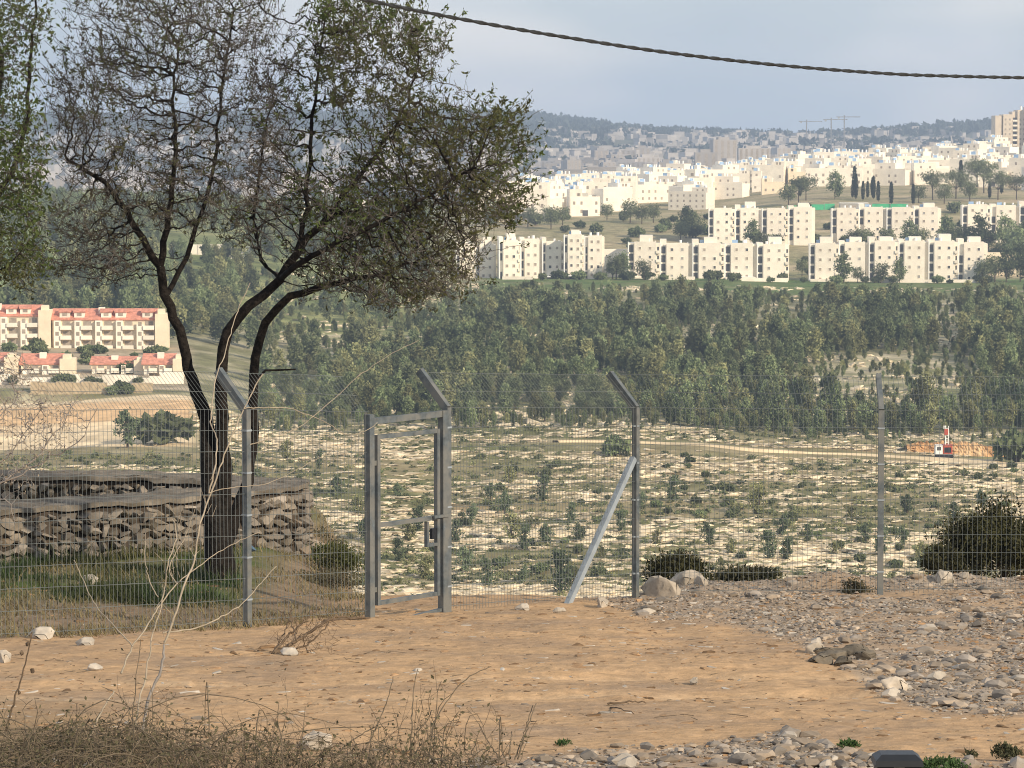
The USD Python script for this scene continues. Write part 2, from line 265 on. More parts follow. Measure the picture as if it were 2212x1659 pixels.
def smooth_line(pts, n=40, rough=0.0, rng=RNG):
    pts = np.asarray(pts, float); t = np.concatenate([[0], np.cumsum(np.linalg.norm(np.diff(pts, axis=0), axis=1))]); q = np.linspace(0, t[-1], n)
    P = np.stack([PchipInterpolator(t, pts[:, k])(q) for k in range(pts.shape[1])], 1)
    if rough: w = rng.normal(0, rough, P.shape); w[0] = 0; P = P + w
    return P
def leaves(C, size, rng, asp=0.5, out=None, fold=True):
    """small folded leaf quads at C, random facing"""
    C = np.asarray(C, float); n = len(C); a = rng.normal(size=(n, 3)); 
    if out is not None: a = a + out
    a /= np.linalg.norm(a, axis=1, keepdims=True); b = np.cross(a, rng.normal(size=(n, 3))); b /= np.linalg.norm(b, axis=1, keepdims=True)
    c = np.cross(a, b)
    s = (np.broadcast_to(size, n) * rng.uniform(0.6, 1.35, n))[:, None]; w = s * asp
    V = np.stack([C - a * s * 0.1, C + a * s * 0.45 + b * w * 0.5 + c * w * 0.15, C + a * s, C + a * s * 0.45 - b * w * 0.5 + c * w * 0.15], 1).reshape(-1, 3)
    Fc = (np.array([[0, 1, 2], [0, 2, 3]])[None] + (np.arange(n) * 4)[:, None, None]).reshape(-1, 3)
    return trimesh.Trimesh(V, Fc, process=False)
def rock(seed, sub=1, flat=0.7, amp=0.35):
    """an angular broken stone: the hull of a few points on an uneven ellipsoid"""
    r = np.random.default_rng(seed); n = {1: 13, 2: 26}[sub]; d = r.normal(size=(n, 3)); d /= np.linalg.norm(d, axis=1, keepdims=True); d *= r.uniform(0.72, 1.12, (n, 1))
    m = trimesh.convex.convex_hull(d * [r.uniform(0.8, 1.3), r.uniform(0.8, 1.2), flat]); return trimesh.Trimesh(m.vertices, m.faces, process=False)

def boulder(seed, flat=.8):
    """a larger stone: a hull worn round at its edges and pitted"""
    m = rock(seed, 2, flat).subdivide_to_size(.22); trimesh.smoothing.filter_taubin(m, iterations=4); v = m.vertices.copy(); n = m.vertex_normals
    v = v + n * ((meshkit.fbm(v * 2.3, 3, seed) - .5) * .22 + (meshkit.noise(v * 9, seed + 1) - .5) * .05)[:, None]; return trimesh.Trimesh(v, m.faces, process=False)

# ---------------------------------------------------------------- ground and hills
def lerp(a, b, t): return np.asarray(a) * (1 - t[..., None]) + np.asarray(b) * t[..., None]
def rubble_mask(px, py):
    line = np.interp(px, [1150, 1300, 1380, 1560, 1720, 1840, 1900, 2020, 2212, 2600], [1290, 1300, 1330, 1345, 1385, 1455, 1500, 1535, 1545, 1560])
    a = sm(14, -14, py - line) * sm(1230, 1400, px)
    low = np.interp(px, [600, 1100, 1250, 1500, 1700, 1900, 2212], [1680, 1655, 1622, 1612, 1585, 1640, 1650]); b = sm(-12, 14, py - low)
    return np.maximum(a, b)
def cover(P, edge=False):
    x, Y = P[:, 0], P[:, 1]; px, py = PIX(P); n1, n2 = fbm(x, Y, 0.9, 31) * 2, fbm(x, Y, 0.22, 32) * 2
    dirt = lerp((0.45, 0.300, 0.172), (0.35, 0.235, 0.142), np.clip(n1 * 1.3 + 0.4, 0, 1)); rut = np.exp(-((Y - 22.6 - .06 * x - .25 * np.sin(x * .8)) / .16) ** 2) + np.exp(-((Y - 24.3 - .06 * x - .25 * np.sin(x * .8)) / .16) ** 2); dirt = lerp(dirt, (0.50, 0.36, 0.225), np.clip(rut * (.6 + n2), 0, .8)); dirt = lerp(dirt, (0.27, 0.20, 0.14), np.clip(n2 * 0.7, 0, 1))
    rub = lerp((0.255, 0.21, 0.165), (0.31, 0.26, 0.21), np.clip(n1 + 0.5, 0, 1))
    c = lerp(dirt, rub, np.clip(rubble_mask(px, py) + n1 * 0.35, 0, 1) * np.clip(.85 + fbm(x, Y, .9, 77) * 1.6, .15, 1))
    lf = sm(-1.4, -2.0, x) * sm(0.0, 0.7, (Y - 28.7) - (x + 4.19) * 1.31); c = lerp(c, lerp((0.17, 0.125, 0.085), (0.22, 0.17, 0.12), np.clip(n2 + .5, 0, 1)), lf * 0.9)
    gr = sm(-2.3, -2.9, x) * sm(33.0, 34.2, Y); c = lerp(c, (0.07, 0.10, 0.03), gr * np.clip(0.8 + n1, 0, 1))
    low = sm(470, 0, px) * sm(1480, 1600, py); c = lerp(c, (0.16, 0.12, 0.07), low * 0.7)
    return c
def patch(px, py, x0, y0, rx, ry, soft=0.35): return sm(1 + soft, 1 - soft, ((px - x0) / rx) ** 2 + ((py - y0) / ry) ** 2)
def orange_left(px, py): return sm(640, 655, 640 + 0 * px + (py - 866) * 0.8) * sm(968, 958, py) * sm(420, 395, px) * sm(862, 868, py) 
def cover_far(P):
    x, Y = P[:, 0], P[:, 1]; px, py = PIX(P)
    a = fbm(x, Y * 2.2, 26, 41) * 2; b = fbm(x, Y * 2.5, 7, 42) * 2
    grass = lerp((0.125, 0.13, 0.055), (0.265, 0.222, 0.128), np.clip(a * 1.3 + 0.5, 0, 1)); grass = lerp(grass, (0.38, 0.33, 0.23), np.clip(b * 1.3 - 0.2, 0, 0.55)); grass = lerp(grass, (0.36, 0.20, 0.12), np.clip(fbm(x, Y, 14, 45) * 3 - 0.75, 0, 0.6))
    floor = lerp((0.17, 0.165, 0.085), (0.40, 0.36, 0.25), np.clip(b * 1.3 + a * 0.6 + .15, 0, 1))
    c = lerp(grass, floor, sm(685, 730, Y))
    rocky = np.clip(patch(px, py, 1900, 830, 190, 70) + patch(px, py, 850, 745, 150, 60) + patch(px, py, 650, 730, 90, 60) + patch(px, py, 2040, 720, 40, 80), 0, 1)
    c = lerp(c, lerp((0.20, 0.20, 0.10), (0.44, 0.39, 0.27), np.clip(b * 1.6 + a + 0.45, 0, 1)), rocky * sm(700, 720, Y) * (1 - sm(1150, 1200, Y)) * 0.9)
    lawn = sm(1125, 1170, Y + a * 40 + b * 15) * (1 - sm(1262, 1275, Y)) * sm(1000, 1100, px) * np.clip(1 + a * 0.9, 0.15, 1); c = lerp(c, lerp((0.085, 0.14, 0.042), (0.15, 0.17, 0.07), np.clip(b + .4, 0, 1)), lawn)
    town = sm(1262, 1285, Y) * sm(950, 1050, px); c = lerp(c, lerp((0.22, 0.21, 0.11), (0.42, 0.34, 0.22), np.clip(a + 0.5, 0, 1)), town)
    lw = sm(850, 900, Y) * sm(1000, 850, px) * (1 - sm(1600, 1700, Y)); c = lerp(c, lerp((0.13, 0.155, 0.06), (0.30, 0.30, 0.14), np.clip(a + b * .4 + 0.3, 0, 1)), lw * (Y > 960))
    # bare earth below the red roofed houses, cut by the diggers
    o = sm(632, 640, Y) * (1 - sm(750, 753, Y)) * sm(445 - np.clip((Y - 700) * 0.2, 0, 30), 400, px + b * 14)
    c = lerp(c, lerp((0.66, 0.53, 0.35), (0.62, 0.42, 0.235), np.clip(sm(668, 690, Y + a * 14) * (1 - sm(722, 745, Y + b * 8)), 0, 1)), o)
    vil = sm(758, 762, Y) * (1 - sm(885, 900, Y)) * sm(430, 395, px); c = lerp(c, lerp((0.30, 0.25, 0.17), (0.46, 0.38, 0.27), np.clip(b + 0.5, 0, 1)), vil)
    farl = sm(2000, 2500, Y); c = lerp(c, lerp((0.085, 0.095, 0.06), (0.20, 0.185, 0.14), np.clip(fbm(x, Y, 140, 47) * 2.4 + 0.3, 0, 1)), farl)
    return c
def sheet(u, Y, cov, name, m, skirt=False):
    U, YY = np.meshgrid(u, Y); x = (U - CX) / F * YY; z = ground_z(x, YY); P = np.stack([x, YY, z], -1).reshape(-1, 3)
    nu = len(u); i = np.arange(len(Y) - 1)[:, None] * nu + np.arange(nu - 1)[None]; i = i.ravel()
    Fc = np.concatenate([np.stack([i, i + 1, i + nu], 1), np.stack([i + 1, i + nu + 1, i + nu], 1)])
    p = solo(name, trimesh.Trimesh(P, Fc, process=False), m, kind='structure', smooth=True, col=cov(P)); return p
side = lambda e, n: np.concatenate([np.linspace(-4400, -e, n)[:-1], np.linspace(-e, 2212 + e, 2)[:0]])
def us(step, e=160): return np.concatenate([np.linspace(-4600, -e, 26)[:-1], np.arange(-e, 2212 + e, step), np.linspace(2212 + e, 6900, 26)])
sheet(us(7), np.concatenate([np.linspace(6, 16, 14)[:-1], np.linspace(16, 39, 430), np.geomspace(39, 62, 40)[1:]]), cover, 'ground', M['near'])
sheet(us(11), np.concatenate([np.geomspace(61, 400, 40)[:-1], np.linspace(400, 770, 190)[:-1], np.geomspace(770, 2450, 150)]), cover_far, 'hillside', M['land'])
sheet(us(16), np.geomspace(2400, 9800, 90), cover_far, 'far_hills', M['land'])
zb = float(ground_z(np.array([0.0]), np.array([6.1]))[0])
solo('earth_behind', cat([box(-250, 250, -300, 6.0, zb - 30, zb - 0.3)]), M['near'], kind='structure', col=np.tile([[0.36, 0.24, 0.13]], (8, 1)))

# cut earth bank with the pale track in front of it, right
def ribbon(pts, w, lift, n=240):
    P = smooth_line(np.array([on_ground(a, b) for a, b in pts]), n); T = np.gradient(P, axis=0); N = np.stack([-T[:, 1], T[:, 0], 0 * T[:, 0]], 1); N /= np.linalg.norm(N, axis=1, keepdims=True)
    ww = np.broadcast_to(w, n)[:, None]; V = []
    for s in (-0.8, -0.5, -0.17, 0.17, 0.5, 0.8):
        q = P + N * ww * s; q[:, 2] = ground_z(q[:, 0], q[:, 1]) + (lift if abs(s) < .6 else -.7); V.append(q)
    V = np.stack(V, 1).reshape(-1, 3); i = (np.arange(n - 1)[:, None] * 6 + np.arange(5)[None]).ravel()
    return trimesh.Trimesh(V, np.concatenate([np.stack([i, i + 1, i + 6], 1), np.stack([i + 1, i + 7, i + 6], 1)]), process=False)
solo('dirt_track', ribbon([(1200, 672), (1390, 676), (1600, 670), (1830, 674), (1960, 672), (2090, 668), (2200, 660), (2330, 650)], np.interp(np.linspace(0, 1, 240), [0, .5, .6, .75, 1], [2.4, 3.4, 5, 7, 7]), 0.4), M['track'], kind='structure')
def bank(px0, px1, Y, h, seed, name, m, n=150, base=1.0):
    r = np.random.default_rng(seed); u = np.linspace(px0, px1, n); rows = []
    P = on_ground(u, np.full(n, Y)); hh = h * np.sin(np.linspace(0.12, np.pi - 0.12, n)) ** 0.35 * (1 + 0.7 * fbm(u, u * 0, 12, seed))
    K = 11
    for k in range(K):
        t = min(1.0, k / (K - 3)); q = P.copy(); q[:, 1] += 1.7 * t ** .7 + (0, 1.2, 8.0)[max(0, k - K + 3)] + fbm(u * 1.0, u * 0 + k * 7.0, 5 + 9 * (k % 2), seed + 1) * 1.5; q[:, 2] += hh * t * (1 + .3 * fbm(u, u * 0 + k * 5, 7, seed + 4)) - (base if k == 0 else 0) - (1.8 if k == K - 1 else 0); rows.append(q)
    V = np.stack(rows, 0).reshape(-1, 3); i = (np.arange(K - 1)[:, None] * n + np.arange(n - 1)[None]).ravel()
    return solo(name, trimesh.Trimesh(V, np.concatenate([np.stack([i, i + 1, i + n], 1), np.stack([i + 1, i + n + 1, i + n], 1)]), process=False), m, kind='structure')
bank(1960, 2184, 690, 2.5, 3, 'cut_bank', M['cut'])

# ---------------------------------------------------------------- loose stones on the terraced slope: far too many to count
def terrace_stones():
    r = np.random.default_rng(5); n = 70000; Y = 400 + (r.random(n) ** 1.15) * 320; ph0 = np.round(Y / 9.0)
    px = r.uniform(-250, 2460, n); x = (px - CX) / F * Y
    keep = r.random(n) < np.clip(0.5 + fbm(x, Y * 2, 30, 51) * 3.2, 0.03, 1)
    px, Y, x = px[keep], Y[keep], x[keep]
    w_ = fbm(x, Y, 80, 21) * 1.5; k = np.round(Y / 9.0 + w_); Yrow = (k - w_ - 0.07) * 9.0
    row = r.random(len(Y)) < 0.87; Y = np.where(row, Yrow + r.normal(0, 0.5, len(Y)), Y)
    ok = (Y > 395) & (Y < 725) & ~((px > 1180) & (Y > 661) & (Y < 686)) & ~((PIX(on_ground(px, Y))[1] < 1010) & (px < 420) & (Y > 600)); px, Y = px[ok], Y[ok]
    P = on_ground(px, Y); s = r.gamma(2.0, 0.085, len(P)) + 0.12
    P[:, 2] += 0.1 * s
    return P, r.uniform(-25, 25, len(P)), np.stack([s * r.uniform(1.2, 4.0, len(s)), s, s * r.uniform(0.6, 1.0, len(s))], 1)
P, rz, sc = terrace_stones()
rg_ = np.random.default_rng(64); Yg = rg_.uniform(715, 1190, 16000); pg = rg_.uniform(560, 2420, 16000); Pg = on_ground(pg, Yg); kg = rg_.random(16000) < np.clip(fbm(Pg[:, 0], Yg, 18, 65) * 3.0 + .12, 0, .8); Pg = Pg[kg]; sg = rg_.gamma(2.0, .16, len(Pg)) + .25
P = np.vstack([P, Pg]); rz = np.concatenate([rz, rg_.uniform(-25, 25, len(Pg))]); sc = np.vstack([sc, np.stack([sg * rg_.uniform(1, 2.4, len(sg)), sg, sg * rg_.uniform(.7, 1.3, len(sg))], 1)])
scatter('terrace_stones', [(f'stone_kind_{i}', rock(100 + i, 1), M['terrace_rock']) for i in range(4)], P, rz, sc, 'pale limestone stones in rows across the terraced slope and among the pines', 'stones')
r = np.random.default_rng(6)                                      # low scrub between them
n = 17000; Y = r.uniform(395, 730, n); px = r.uniform(-250, 2460, n); x = (px - CX) / F * Y; k = r.random(n) < np.clip(0.45 - fbm(x, Y * 2, 30, 51) * 2.5, 0.05, 1); ok = k & ~((px < 440) & (Y > 612)) & ~((px > 1180) & (Y > 655) & (Y < 686))
P = on_ground(px[ok], Y[ok]); s = r.gamma(2.0, 0.14, len(P)) + 0.16
tuft = [leaves(r.normal(0, 0.42, (70, 3)) * [1, 1, 0.45] + [0, 0, 0.35], 0.42, r, 0.7) for _ in range(3)]
scatter('slope_scrub', [(f'scrub_kind_{i}', t, M['broad'] if i else M['pine_warm']) for i, t in enumerate(tuft)], P, r.uniform(0, 360, len(P)), s, 'low green scrub over the terraced slope', 'scrub')

# ---------------------------------------------------------------- far trees
def pine_builder(seed, h=8.0, spread=2.3, m='pine', bare=0.18, clumps=46, per=26):
    def build(path):
        r = np.random.default_rng(seed); c = []
        for i in range(clumps):
            t = r.random() ** 0.8; z = h * (bare + (1 - bare) * t); w = spread * (0.35 + 0.9 * math.sin(math.pi * min(1, 0.18 + 0.82 * (1 - t) ** 0.8))) * (1 - t ** 3 * 0.75)
            a = r.uniform(0, 2 * math.pi); q = w * math.sqrt(r.random()); c.append((q * math.cos(a), q * math.sin(a), z))
        c = np.array(c); pts = (c[:, None] + r.normal(0, 1, (len(c), per, 3)) * [0.48, 0.48, 0.42] * (h / 8)).reshape(-1, 3); pts[:, 2] = np.maximum(pts[:, 2], 0.3)
        T = [(0, 0, -1.0), (0.05, 0.0, h * 0.3), (r.normal(0, .15), r.normal(0, .15), h * 0.65), (r.normal(0, .2), r.normal(0, .2), h * 0.93)]
        part(path, 'trunk', cat([tube(T, [0.17, 0.14, 0.09, 0.03], 5)] + [tube([(0, 0, q[2] * 0.75), q], [0.06, 0.02], 4) for q in c[::6]]), M['bark'])
        part(path, 'crown', leaves(pts, 0.62 * (h / 8) ** 0.6, r, 0.62, out=(0, 0, 0.5)), M[m])
    return build
def broad_builder(seed, h=7.0, spread=2.8, m='broad', flat=False):
    def build(path):
        r = np.random.default_rng(seed); c = []
        for i in range(34):
            d = r.normal(size=3); d /= np.linalg.norm(d); c.append(d * [spread, spread, h * (0.22 if flat else 0.34)] * r.random() ** 0.4 + [0, 0, h * (0.74 if flat else 0.62)])
        c = np.array(c); pts = (c[:, None] + r.normal(0, 0.5, (len(c), 34, 3)) * h / 7).reshape(-1, 3)
        part(path, 'trunk', cat([tube([(0, 0, -1), (0.1, 0, h * 0.35), (0, 0.1, h * 0.7)], [0.24, 0.18, 0.08], 5)] + [tube([(0.1, 0, h * 0.35), q], [0.09, 0.03], 4) for q in c[::5]]), M['bark'])
        part(path, 'crown', leaves(pts, 0.55, r, 0.65, out=(0, 0, 0.4)), M[m])
    return build
def cypress_builder(seed, h=9.0):
    def build(path):
        r = np.random.default_rng(seed); n = 900; t = r.random(n); a = r.uniform(0, 2 * math.pi, n); w = 0.85 * np.sin(np.pi * np.clip(0.12 + 0.85 * t, 0, 1)) ** 0.8 * np.sqrt(r.uniform(0.3, 1, n))
        part(path, 'trunk', tube([(0, 0, -1), (0, 0, h * .3), (0, 0, h * .85)], [.16, .12, .03], 5), M['bark'])
        part(path, 'crown', leaves(np.stack([w * np.cos(a), w * np.sin(a), 0.5 + t * (h - .5)], 1), 0.55, r, 0.5, out=(0, 0, 1.6)), M['cypress'])
    return build
PINES = [Kin(pine_builder(201, 7.4, 1.45, 'pine', .1)), Kin(pine_builder(202, 6.4, 1.7, 'pine_warm', .1)), Kin(pine_builder(203, 8.2, 1.4, 'pine', .14)), Kin(pine_builder(204, 5.6, 1.5, 'pine', .08)), Kin(pine_builder(205, 6.8, 1.8, 'pine_warm', 0.16)), Kin(pine_builder(206, 6.6, 1.2, 'pine', .1))]
# the pine wood: thickets with gaps
r = np.random.default_rng(11); forest = []
n = 24000; Y = r.uniform(708, 1185, n); px = r.uniform(560, 2420, n); P = on_ground(px, Y); qx, qy = PIX(P); x = P[:, 0]
gap = np.clip(patch(qx, qy, 1905, 822, 205, 66) + patch(qx, qy, 2020, 800, 110, 40) * .8 + patch(qx, qy, 2045, 715, 34, 80) + patch(qx, qy, 1760, 840, 90, 40) * .7 + patch(qx, qy, 2090, 870, 90, 50) * .8 + patch(qx, qy, 1100, 760, 50, 25) * .7 + patch(qx, qy, 1500, 800, 60, 22) * .7 + patch(qx, qy, 1350, 690, 60, 18) * .7 + patch(qx, qy, 1700, 690, 70, 18) * .7 + patch(qx, qy, 850, 735, 130, 50) * .85 + patch(qx, qy, 660, 730, 80, 55) * .8 + patch(qx, qy, 2070, 985, 130, 50) + patch(qx, qy, 1250, 625, 60, 18) + patch(qx, qy, 1600, 622, 220, 14), 0, 1)
low = np.interp(qx, [500, 700, 1000, 1100, 1250, 1400, 1700, 1950, 2212], [960, 945, 935, 925, 905, 915, 940, 940, 930])
pr = 0.8 * (1 - gap) * np.clip(0.42 + fbm(x, Y * 1.0, 26, 61) * 3.6, 0.03, 1) * (qy < low) * np.where(qx < 1000, 0.6, 1.0) * sm(655, 705, qy + fbm(x, Y, 20, 63) * 40)
pts = P[r.random(n) < pr]
taken = []; tree = None; cell = {}
for p in pts:                                                      # at least about four metres apart
    k = (int(p[0] // 3.2), int(p[1] // 5.5))
    if k in cell: continue
    cell[k] = 1; taken.append(p)
taken = sorted(taken, key=lambda p: p[1])
FAR_PINE = []
def zone(p):
    a = float(PIX(p)[0]); z = ['seen left of the gate', 'seen above the gate', 'between the gate and the braced post', 'between the braced post and the right post', 'right of the right post'][int(np.searchsorted([790, 975, 1375, 1900], a))]
    return ('at the wood front, ' if p[1] < 760 else 'inside the wood, ') + z
def shade(k): return ['grey green bushy pine growing in the wood below the white blocks', 'olive green pine growing in the wood below the white blocks'][k in (1, 4)]
for i, p in enumerate(taken):
    k = int(r.integers(6)); s = r.choice([.42, .62, .78, .95]) * r.uniform(0.85, 1.2) * np.interp(p[1], [710, 900], [.85, 1.05])
    if i < 230: PINES[k].put('pine_tree', shade(k).replace('growing in the wood below the white blocks', zone(p)), 'pine', p, r.uniform(0, 360), (s, s, s * r.uniform(.9, 1.15)), 'pines in the wood on the slope')
    else: FAR_PINE.append((p, r.uniform(0, 360), s))
def flat_pine(seed, m):
    rr = np.random.default_rng(seed); h = 8; c = []
    for i in range(40):
        t = rr.random() ** 0.8; w = 1.55 * (0.35 + 0.9 * math.sin(math.pi * min(1, 0.18 + 0.82 * (1 - t) ** 0.8))) * (1 - t ** 3 * 0.75); a = rr.uniform(0, 6.28); q = w * math.sqrt(rr.random()); c.append((q * math.cos(a), q * math.sin(a), h * (.14 + .86 * t)))
    return leaves((np.array(c)[:, None] + rr.normal(0, .42, (40, 22, 3))).reshape(-1, 3), 0.66, rr, 0.62, out=(0, 0, .5))
n = 9000; Y = r.uniform(705, 1150, n); px = r.uniform(560, 2420, n); P = on_ground(px, Y); ok = r.random(n) < np.clip(.4 + fbm(P[:, 0], Y, 12, 66) * 2.4, 0, .8)
for p in P[ok]: FAR_PINE.append((p, r.uniform(0, 360), r.uniform(.12, .40)))
# left hill behind the red roofs, and the slopes between the blocks
n = 9000; Y = r.uniform(905, 1620, n); px = r.uniform(-300, 1060, n); P = on_ground(px, Y); qx, qy = PIX(P)
mead = np.clip(patch(qx, qy, 470, 545, 150, 22) + patch(qx, qy, 560, 700, 60, 50) + patch(qx, qy, 430, 520, 110, 14), 0, 1)
ok = (r.random(n) < 0.6 * (1 - mead) * np.clip(0.5 + fbm(P[:, 0], Y, 70, 62) * 2.8, 0.05, 1)) & ~((qx > 560) & (Y < 1180)) & ~((qx > 930) & (Y > 1180)); cell = {}
for p in P[ok]:
    k = (int(p[0] // 4.5), int(p[1] // 6))
    if k in cell: continue
    cell[k] = 1; FAR_PINE.append((p, r.uniform(0, 360), r.uniform(0.6, 1.2)))
scatter('pine_wood', [(f'pine_kind_{i}', flat_pine(300 + i, ['pine', 'pine_warm', 'pine', 'broad'][i]), M[['pine', 'pine_warm', 'pine', 'broad'][i]]) for i in range(4)],
        [f[0] for f in FAR_PINE], [f[1] for f in FAR_PINE], [f[2] for f in FAR_PINE], 'mass of pine wood covering the upper slopes', 'wood')
# young pines and bushes standing alone on the terraces
def tzone(a): return ['between the stone wall and the gate', 'seen through the gate', 'between the gate and the braced post', 'between the braced post and the right post', 'right of the right post'][int(np.searchsorted([790, 975, 1375, 1900], a))]
SAP = [Kin(pine_builder(221, 4.2, 1.25, 'young', 0.04, 30, 24)), Kin(pine_builder(222, 3.4, 1.35, 'pine_warm', 0.04, 28, 24)), Kin(pine_builder(223, 5.0, 1.3, 'young', 0.05, 32, 24))]
sap = [(275, 968, 1.5), (1100, 1045, .9), (1175, 1085, .9), (1090, 1110, .9), (1105, 1165, 1.3), (1135, 1190, .9), (1180, 1180, .9), (880, 1170, 1.0), (905, 1150, .9), (1005, 1240, 1.1), (1640, 1110, 1.3), (1455, 1085, .9), (1530, 1180, .9), (1580, 1200, .8), (1660, 1210, 1.0), (1690, 1160, .9), (1800, 1200, .7), (1905, 1200, 1.0), (1960, 1110, .8), (920, 1250, 1.1), (1210, 1285, 1.5), (790, 1170, 1.0), (770, 1110, .9), (1330, 985, .7), (1020, 1130, .8), (1420, 1175, .7), (1235, 1130, .7), (1250, 1175, .8), (1500, 1215, .7), (1745, 1170, .6), (730, 1070, .8), (620, 990, .9), (1340, 1150, .7), (1385, 1100, .7), (1555, 1235, .7), (1700, 1215, .8), (1950, 1180, .8), (1990, 1210, .9), (860, 1215, .8), (1060, 1080, .7), (1300, 1210, .7), (1050, 1270, 1.0), (1130, 1265, .8), (1240, 1270, .9), (985, 1175, .8), (1870, 1170, .7), (1840, 1120, .6), (2060, 1130, .7), (2120, 1100, .8), (560, 1080, .7), (690, 1010, .6), (860, 1080, .7)]
for i, (a, b, s) in enumerate(sap):
    p = hit(a, b, 300); SAP[i % 3].put('young_pine', ['grey green young pine', 'olive young pine', 'tall slim young pine'][i % 3] + ' on the terraces, ' + tzone(a), 'pine', p, r.uniform(0, 360), s * p[1] / 520 * .84, 'young pines scattered over the terraces')
r2 = np.random.default_rng(15); BUSH = [Kin(broad_builder(231, 1.9, 1.3)), Kin(broad_builder(232, 1.6, 1.5, 'pine'))]
for i in range(80):
    a, b = r2.uniform(520, 2212), 985 + 270 * r2.random() ** 1.2
    p = hit(a, b, 300); BUSH[i % 2].put('hillside_bush', ['round dull green bush', 'low wide dark bush'][i % 2] + ' on the terraces, ' + tzone(a), 'bush', p, r2.uniform(0, 360), r2.uniform(0.32, 0.75), 'bushes scattered over the terraces')
p = hit(350, 962, 300); copy_of('hillside_bush', BUSH[0].path, 'very wide rounded bush beside the pine at the foot of the bare earth slope', 'bush', p, 0, (4.2, 2.5, 2.6))
p = hit(2195, 1000, 300); copy_of('hillside_bush', BUSH[1].path, 'big dark bush at the right end of the orange earth bank', 'bush', p, 40, (3.0, 2.5, 3.4))
p = hit(1330, 985, 300); copy_of('hillside_bush', BUSH[1].path, 'round dark bush just left of the braced fence post top', 'bush', p, 90, (1.6, 1.6, 1.9))

# ---------------------------------------------------------------- apartment blocks on the ridge
def tank(x, y, z, s=1.0): m = trimesh.creation.cylinder(0.45 * s, 1.5 * s, sections=10); m.apply_translation((x, y, z + 0.75 * s)); return m
def apartment(label, px0, px1, pytop, pybase, Y, mods, seed, rz=0.0, floors=4, wall='stone_cream', drop=(), gallery=()):
    """a chain of stepped blocks: each has a glazed stair slot set back, then a plain face with small square windows"""
    r = np.random.default_rng(seed); A = PT(px0, pybase, Y); W = (px1 - px0) / F * Y; H = (pybase - pytop) / F * Y; mw = W / mods; fh = H / (floors + 0.15)
    t = thing('apartment_building', label, 'apartment building', A, rz, group='pale stone apartment blocks on the ridge')
    for k in range(mods):
        x = k * mw; up = r.choice([0, 0, 0.3, -0.2]) * fh * 0.5; top = H + up; off = (k % 2) * 0.8 + r.uniform(0, .5); D = 12.0
        sw = mw * 0.20; fw = mw * 0.68
        body = [box(x + sw, x + sw + fw, off, D, -6, top), box(x, x + sw, off + 1.3, D + .5, -6, top + 0.003 + r.choice([0, 0.9, 1.7])), box(x + sw + fw, x + mw, off + 1.1, D + .3, -6, top - 0.006)]
        # raised roof edge on three sides
        body += [box(x + sw + .004, x + sw + fw - .004, off + .003, off + .28, top, top + .55), box(x + sw + fw - .3, x + sw + fw - .005, off + .283, D - .01, top, top + .55)]
        if r.random() < 0.55: body.append(box(x + sw + fw * .25, x + sw + fw * .85, off + 3, D - 1, top, top + fh * r.uniform(.5, .9)))
        part(t, 'block', cat(body), M[wall if k % 3 else 'stone_pale'])
        for f in range(floors):
            z = f * fh + 0.55 * fh + up
            for q in ([.25, .72] if fw < 9.5 else [.18, .5, .8]):
                if r.random() < 0.93:
                    wx = x + sw + fw * q; wn = part(t, 'window', box(wx - .42, wx + .42, off - .015, off + .2, z - .45, z + .5), M[str(r.choice(['shutter', 'shutter', 'shutter', 'grey', 'glass']))])
                    part(wn, 'frame', cat([box(wx - .58, wx - .42, off - .09, off + .1, z - .62, z + .66), box(wx + .42, wx + .58, off - .09, off + .1, z - .62, z + .66), box(wx - .419, wx + .419, off - .091, off + .1, z - .63, z - .45), box(wx - .419, wx + .419, off - .091, off + .1, z + .5, z + .67)]), M[wall])
            if r.random() < 0.9: part(t, 'stair_glazing', box(x + .45, x + sw - .35, off + 1.25, off + 1.5, z - .42 * fh, z + .36 * fh), M['glass'])
        part(t, 'stair_pier', box(x + .02, x + .42, off + .5, off + 1.3 - .004, -6, top + .4), M['white'])
        if k % 2 == 0:
            for f in range(1, floors):
                z = f * fh + up; bl = part(t, 'balcony', cat([box(x + sw + fw + .05, x + mw - .06, off - .5, off + 1.09, z - .1, z + .1), box(x + sw + fw + .05, x + mw - .06, off - .5, off - .35, z + .1, z + 1.0)]), M['stone_pale']); part(bl, 'door', box(x + sw + fw + .35, x + mw - .35, off + 1.05, off + 1.2, z + .12, z + fh * .72), M['glass'])
        if k in gallery:
            part(t, 'garage_opening', box(x + sw + .6, x + sw + fw - .6, off - .02, off + .3, -1.2, .9), M['glass'])
            part(t, 'porch_roof', box(x + sw - .5, x + sw + fw + .5, off - 2.2, off - .003, 1.25, 1.6), M['white'])
        if k in drop: part(t, 'terrace_wall', box(x + .3, x + mw - .4, off - 3.2, off - .004, -6, .2 + fh * .4), M[wall])
        for j in range(int(r.integers(1, 4))): part(t, 'water_tank', tank(x + sw + fw * r.uniform(.15, .9), off + 2 + r.uniform(0, 4), top, r.uniform(.8, 1.1)), M['white'])
        if r.random() < .5: part(t, 'solar_panel', box(x + sw + .5, x + sw + 2.6, off + 5, off + 5.1, top + .3, top + 1.5), M['panel'])
    return t
apartment('apartment block mostly hidden by the lower branches of the almond tree', 985, 1072, 530, 606, 1256, 2, 408, 2)
apartment('cream apartment block farthest left of the front row, half behind the tree branches', 1078, 1218, 522, 606, 1248, 3, 401, 3, gallery=(2,))
apartment('taller cream apartment block with a roof penthouse, right of the tree in the front row', 1218, 1306, 512, 604, 1242, 2, 402, 0, 5, gallery=(0,))
apartment('long cream apartment block with five stair slots in the middle of the front row', 1356, 1704, 528, 607, 1252, 5, 403, -2, drop=(0, 3), gallery=(3,))
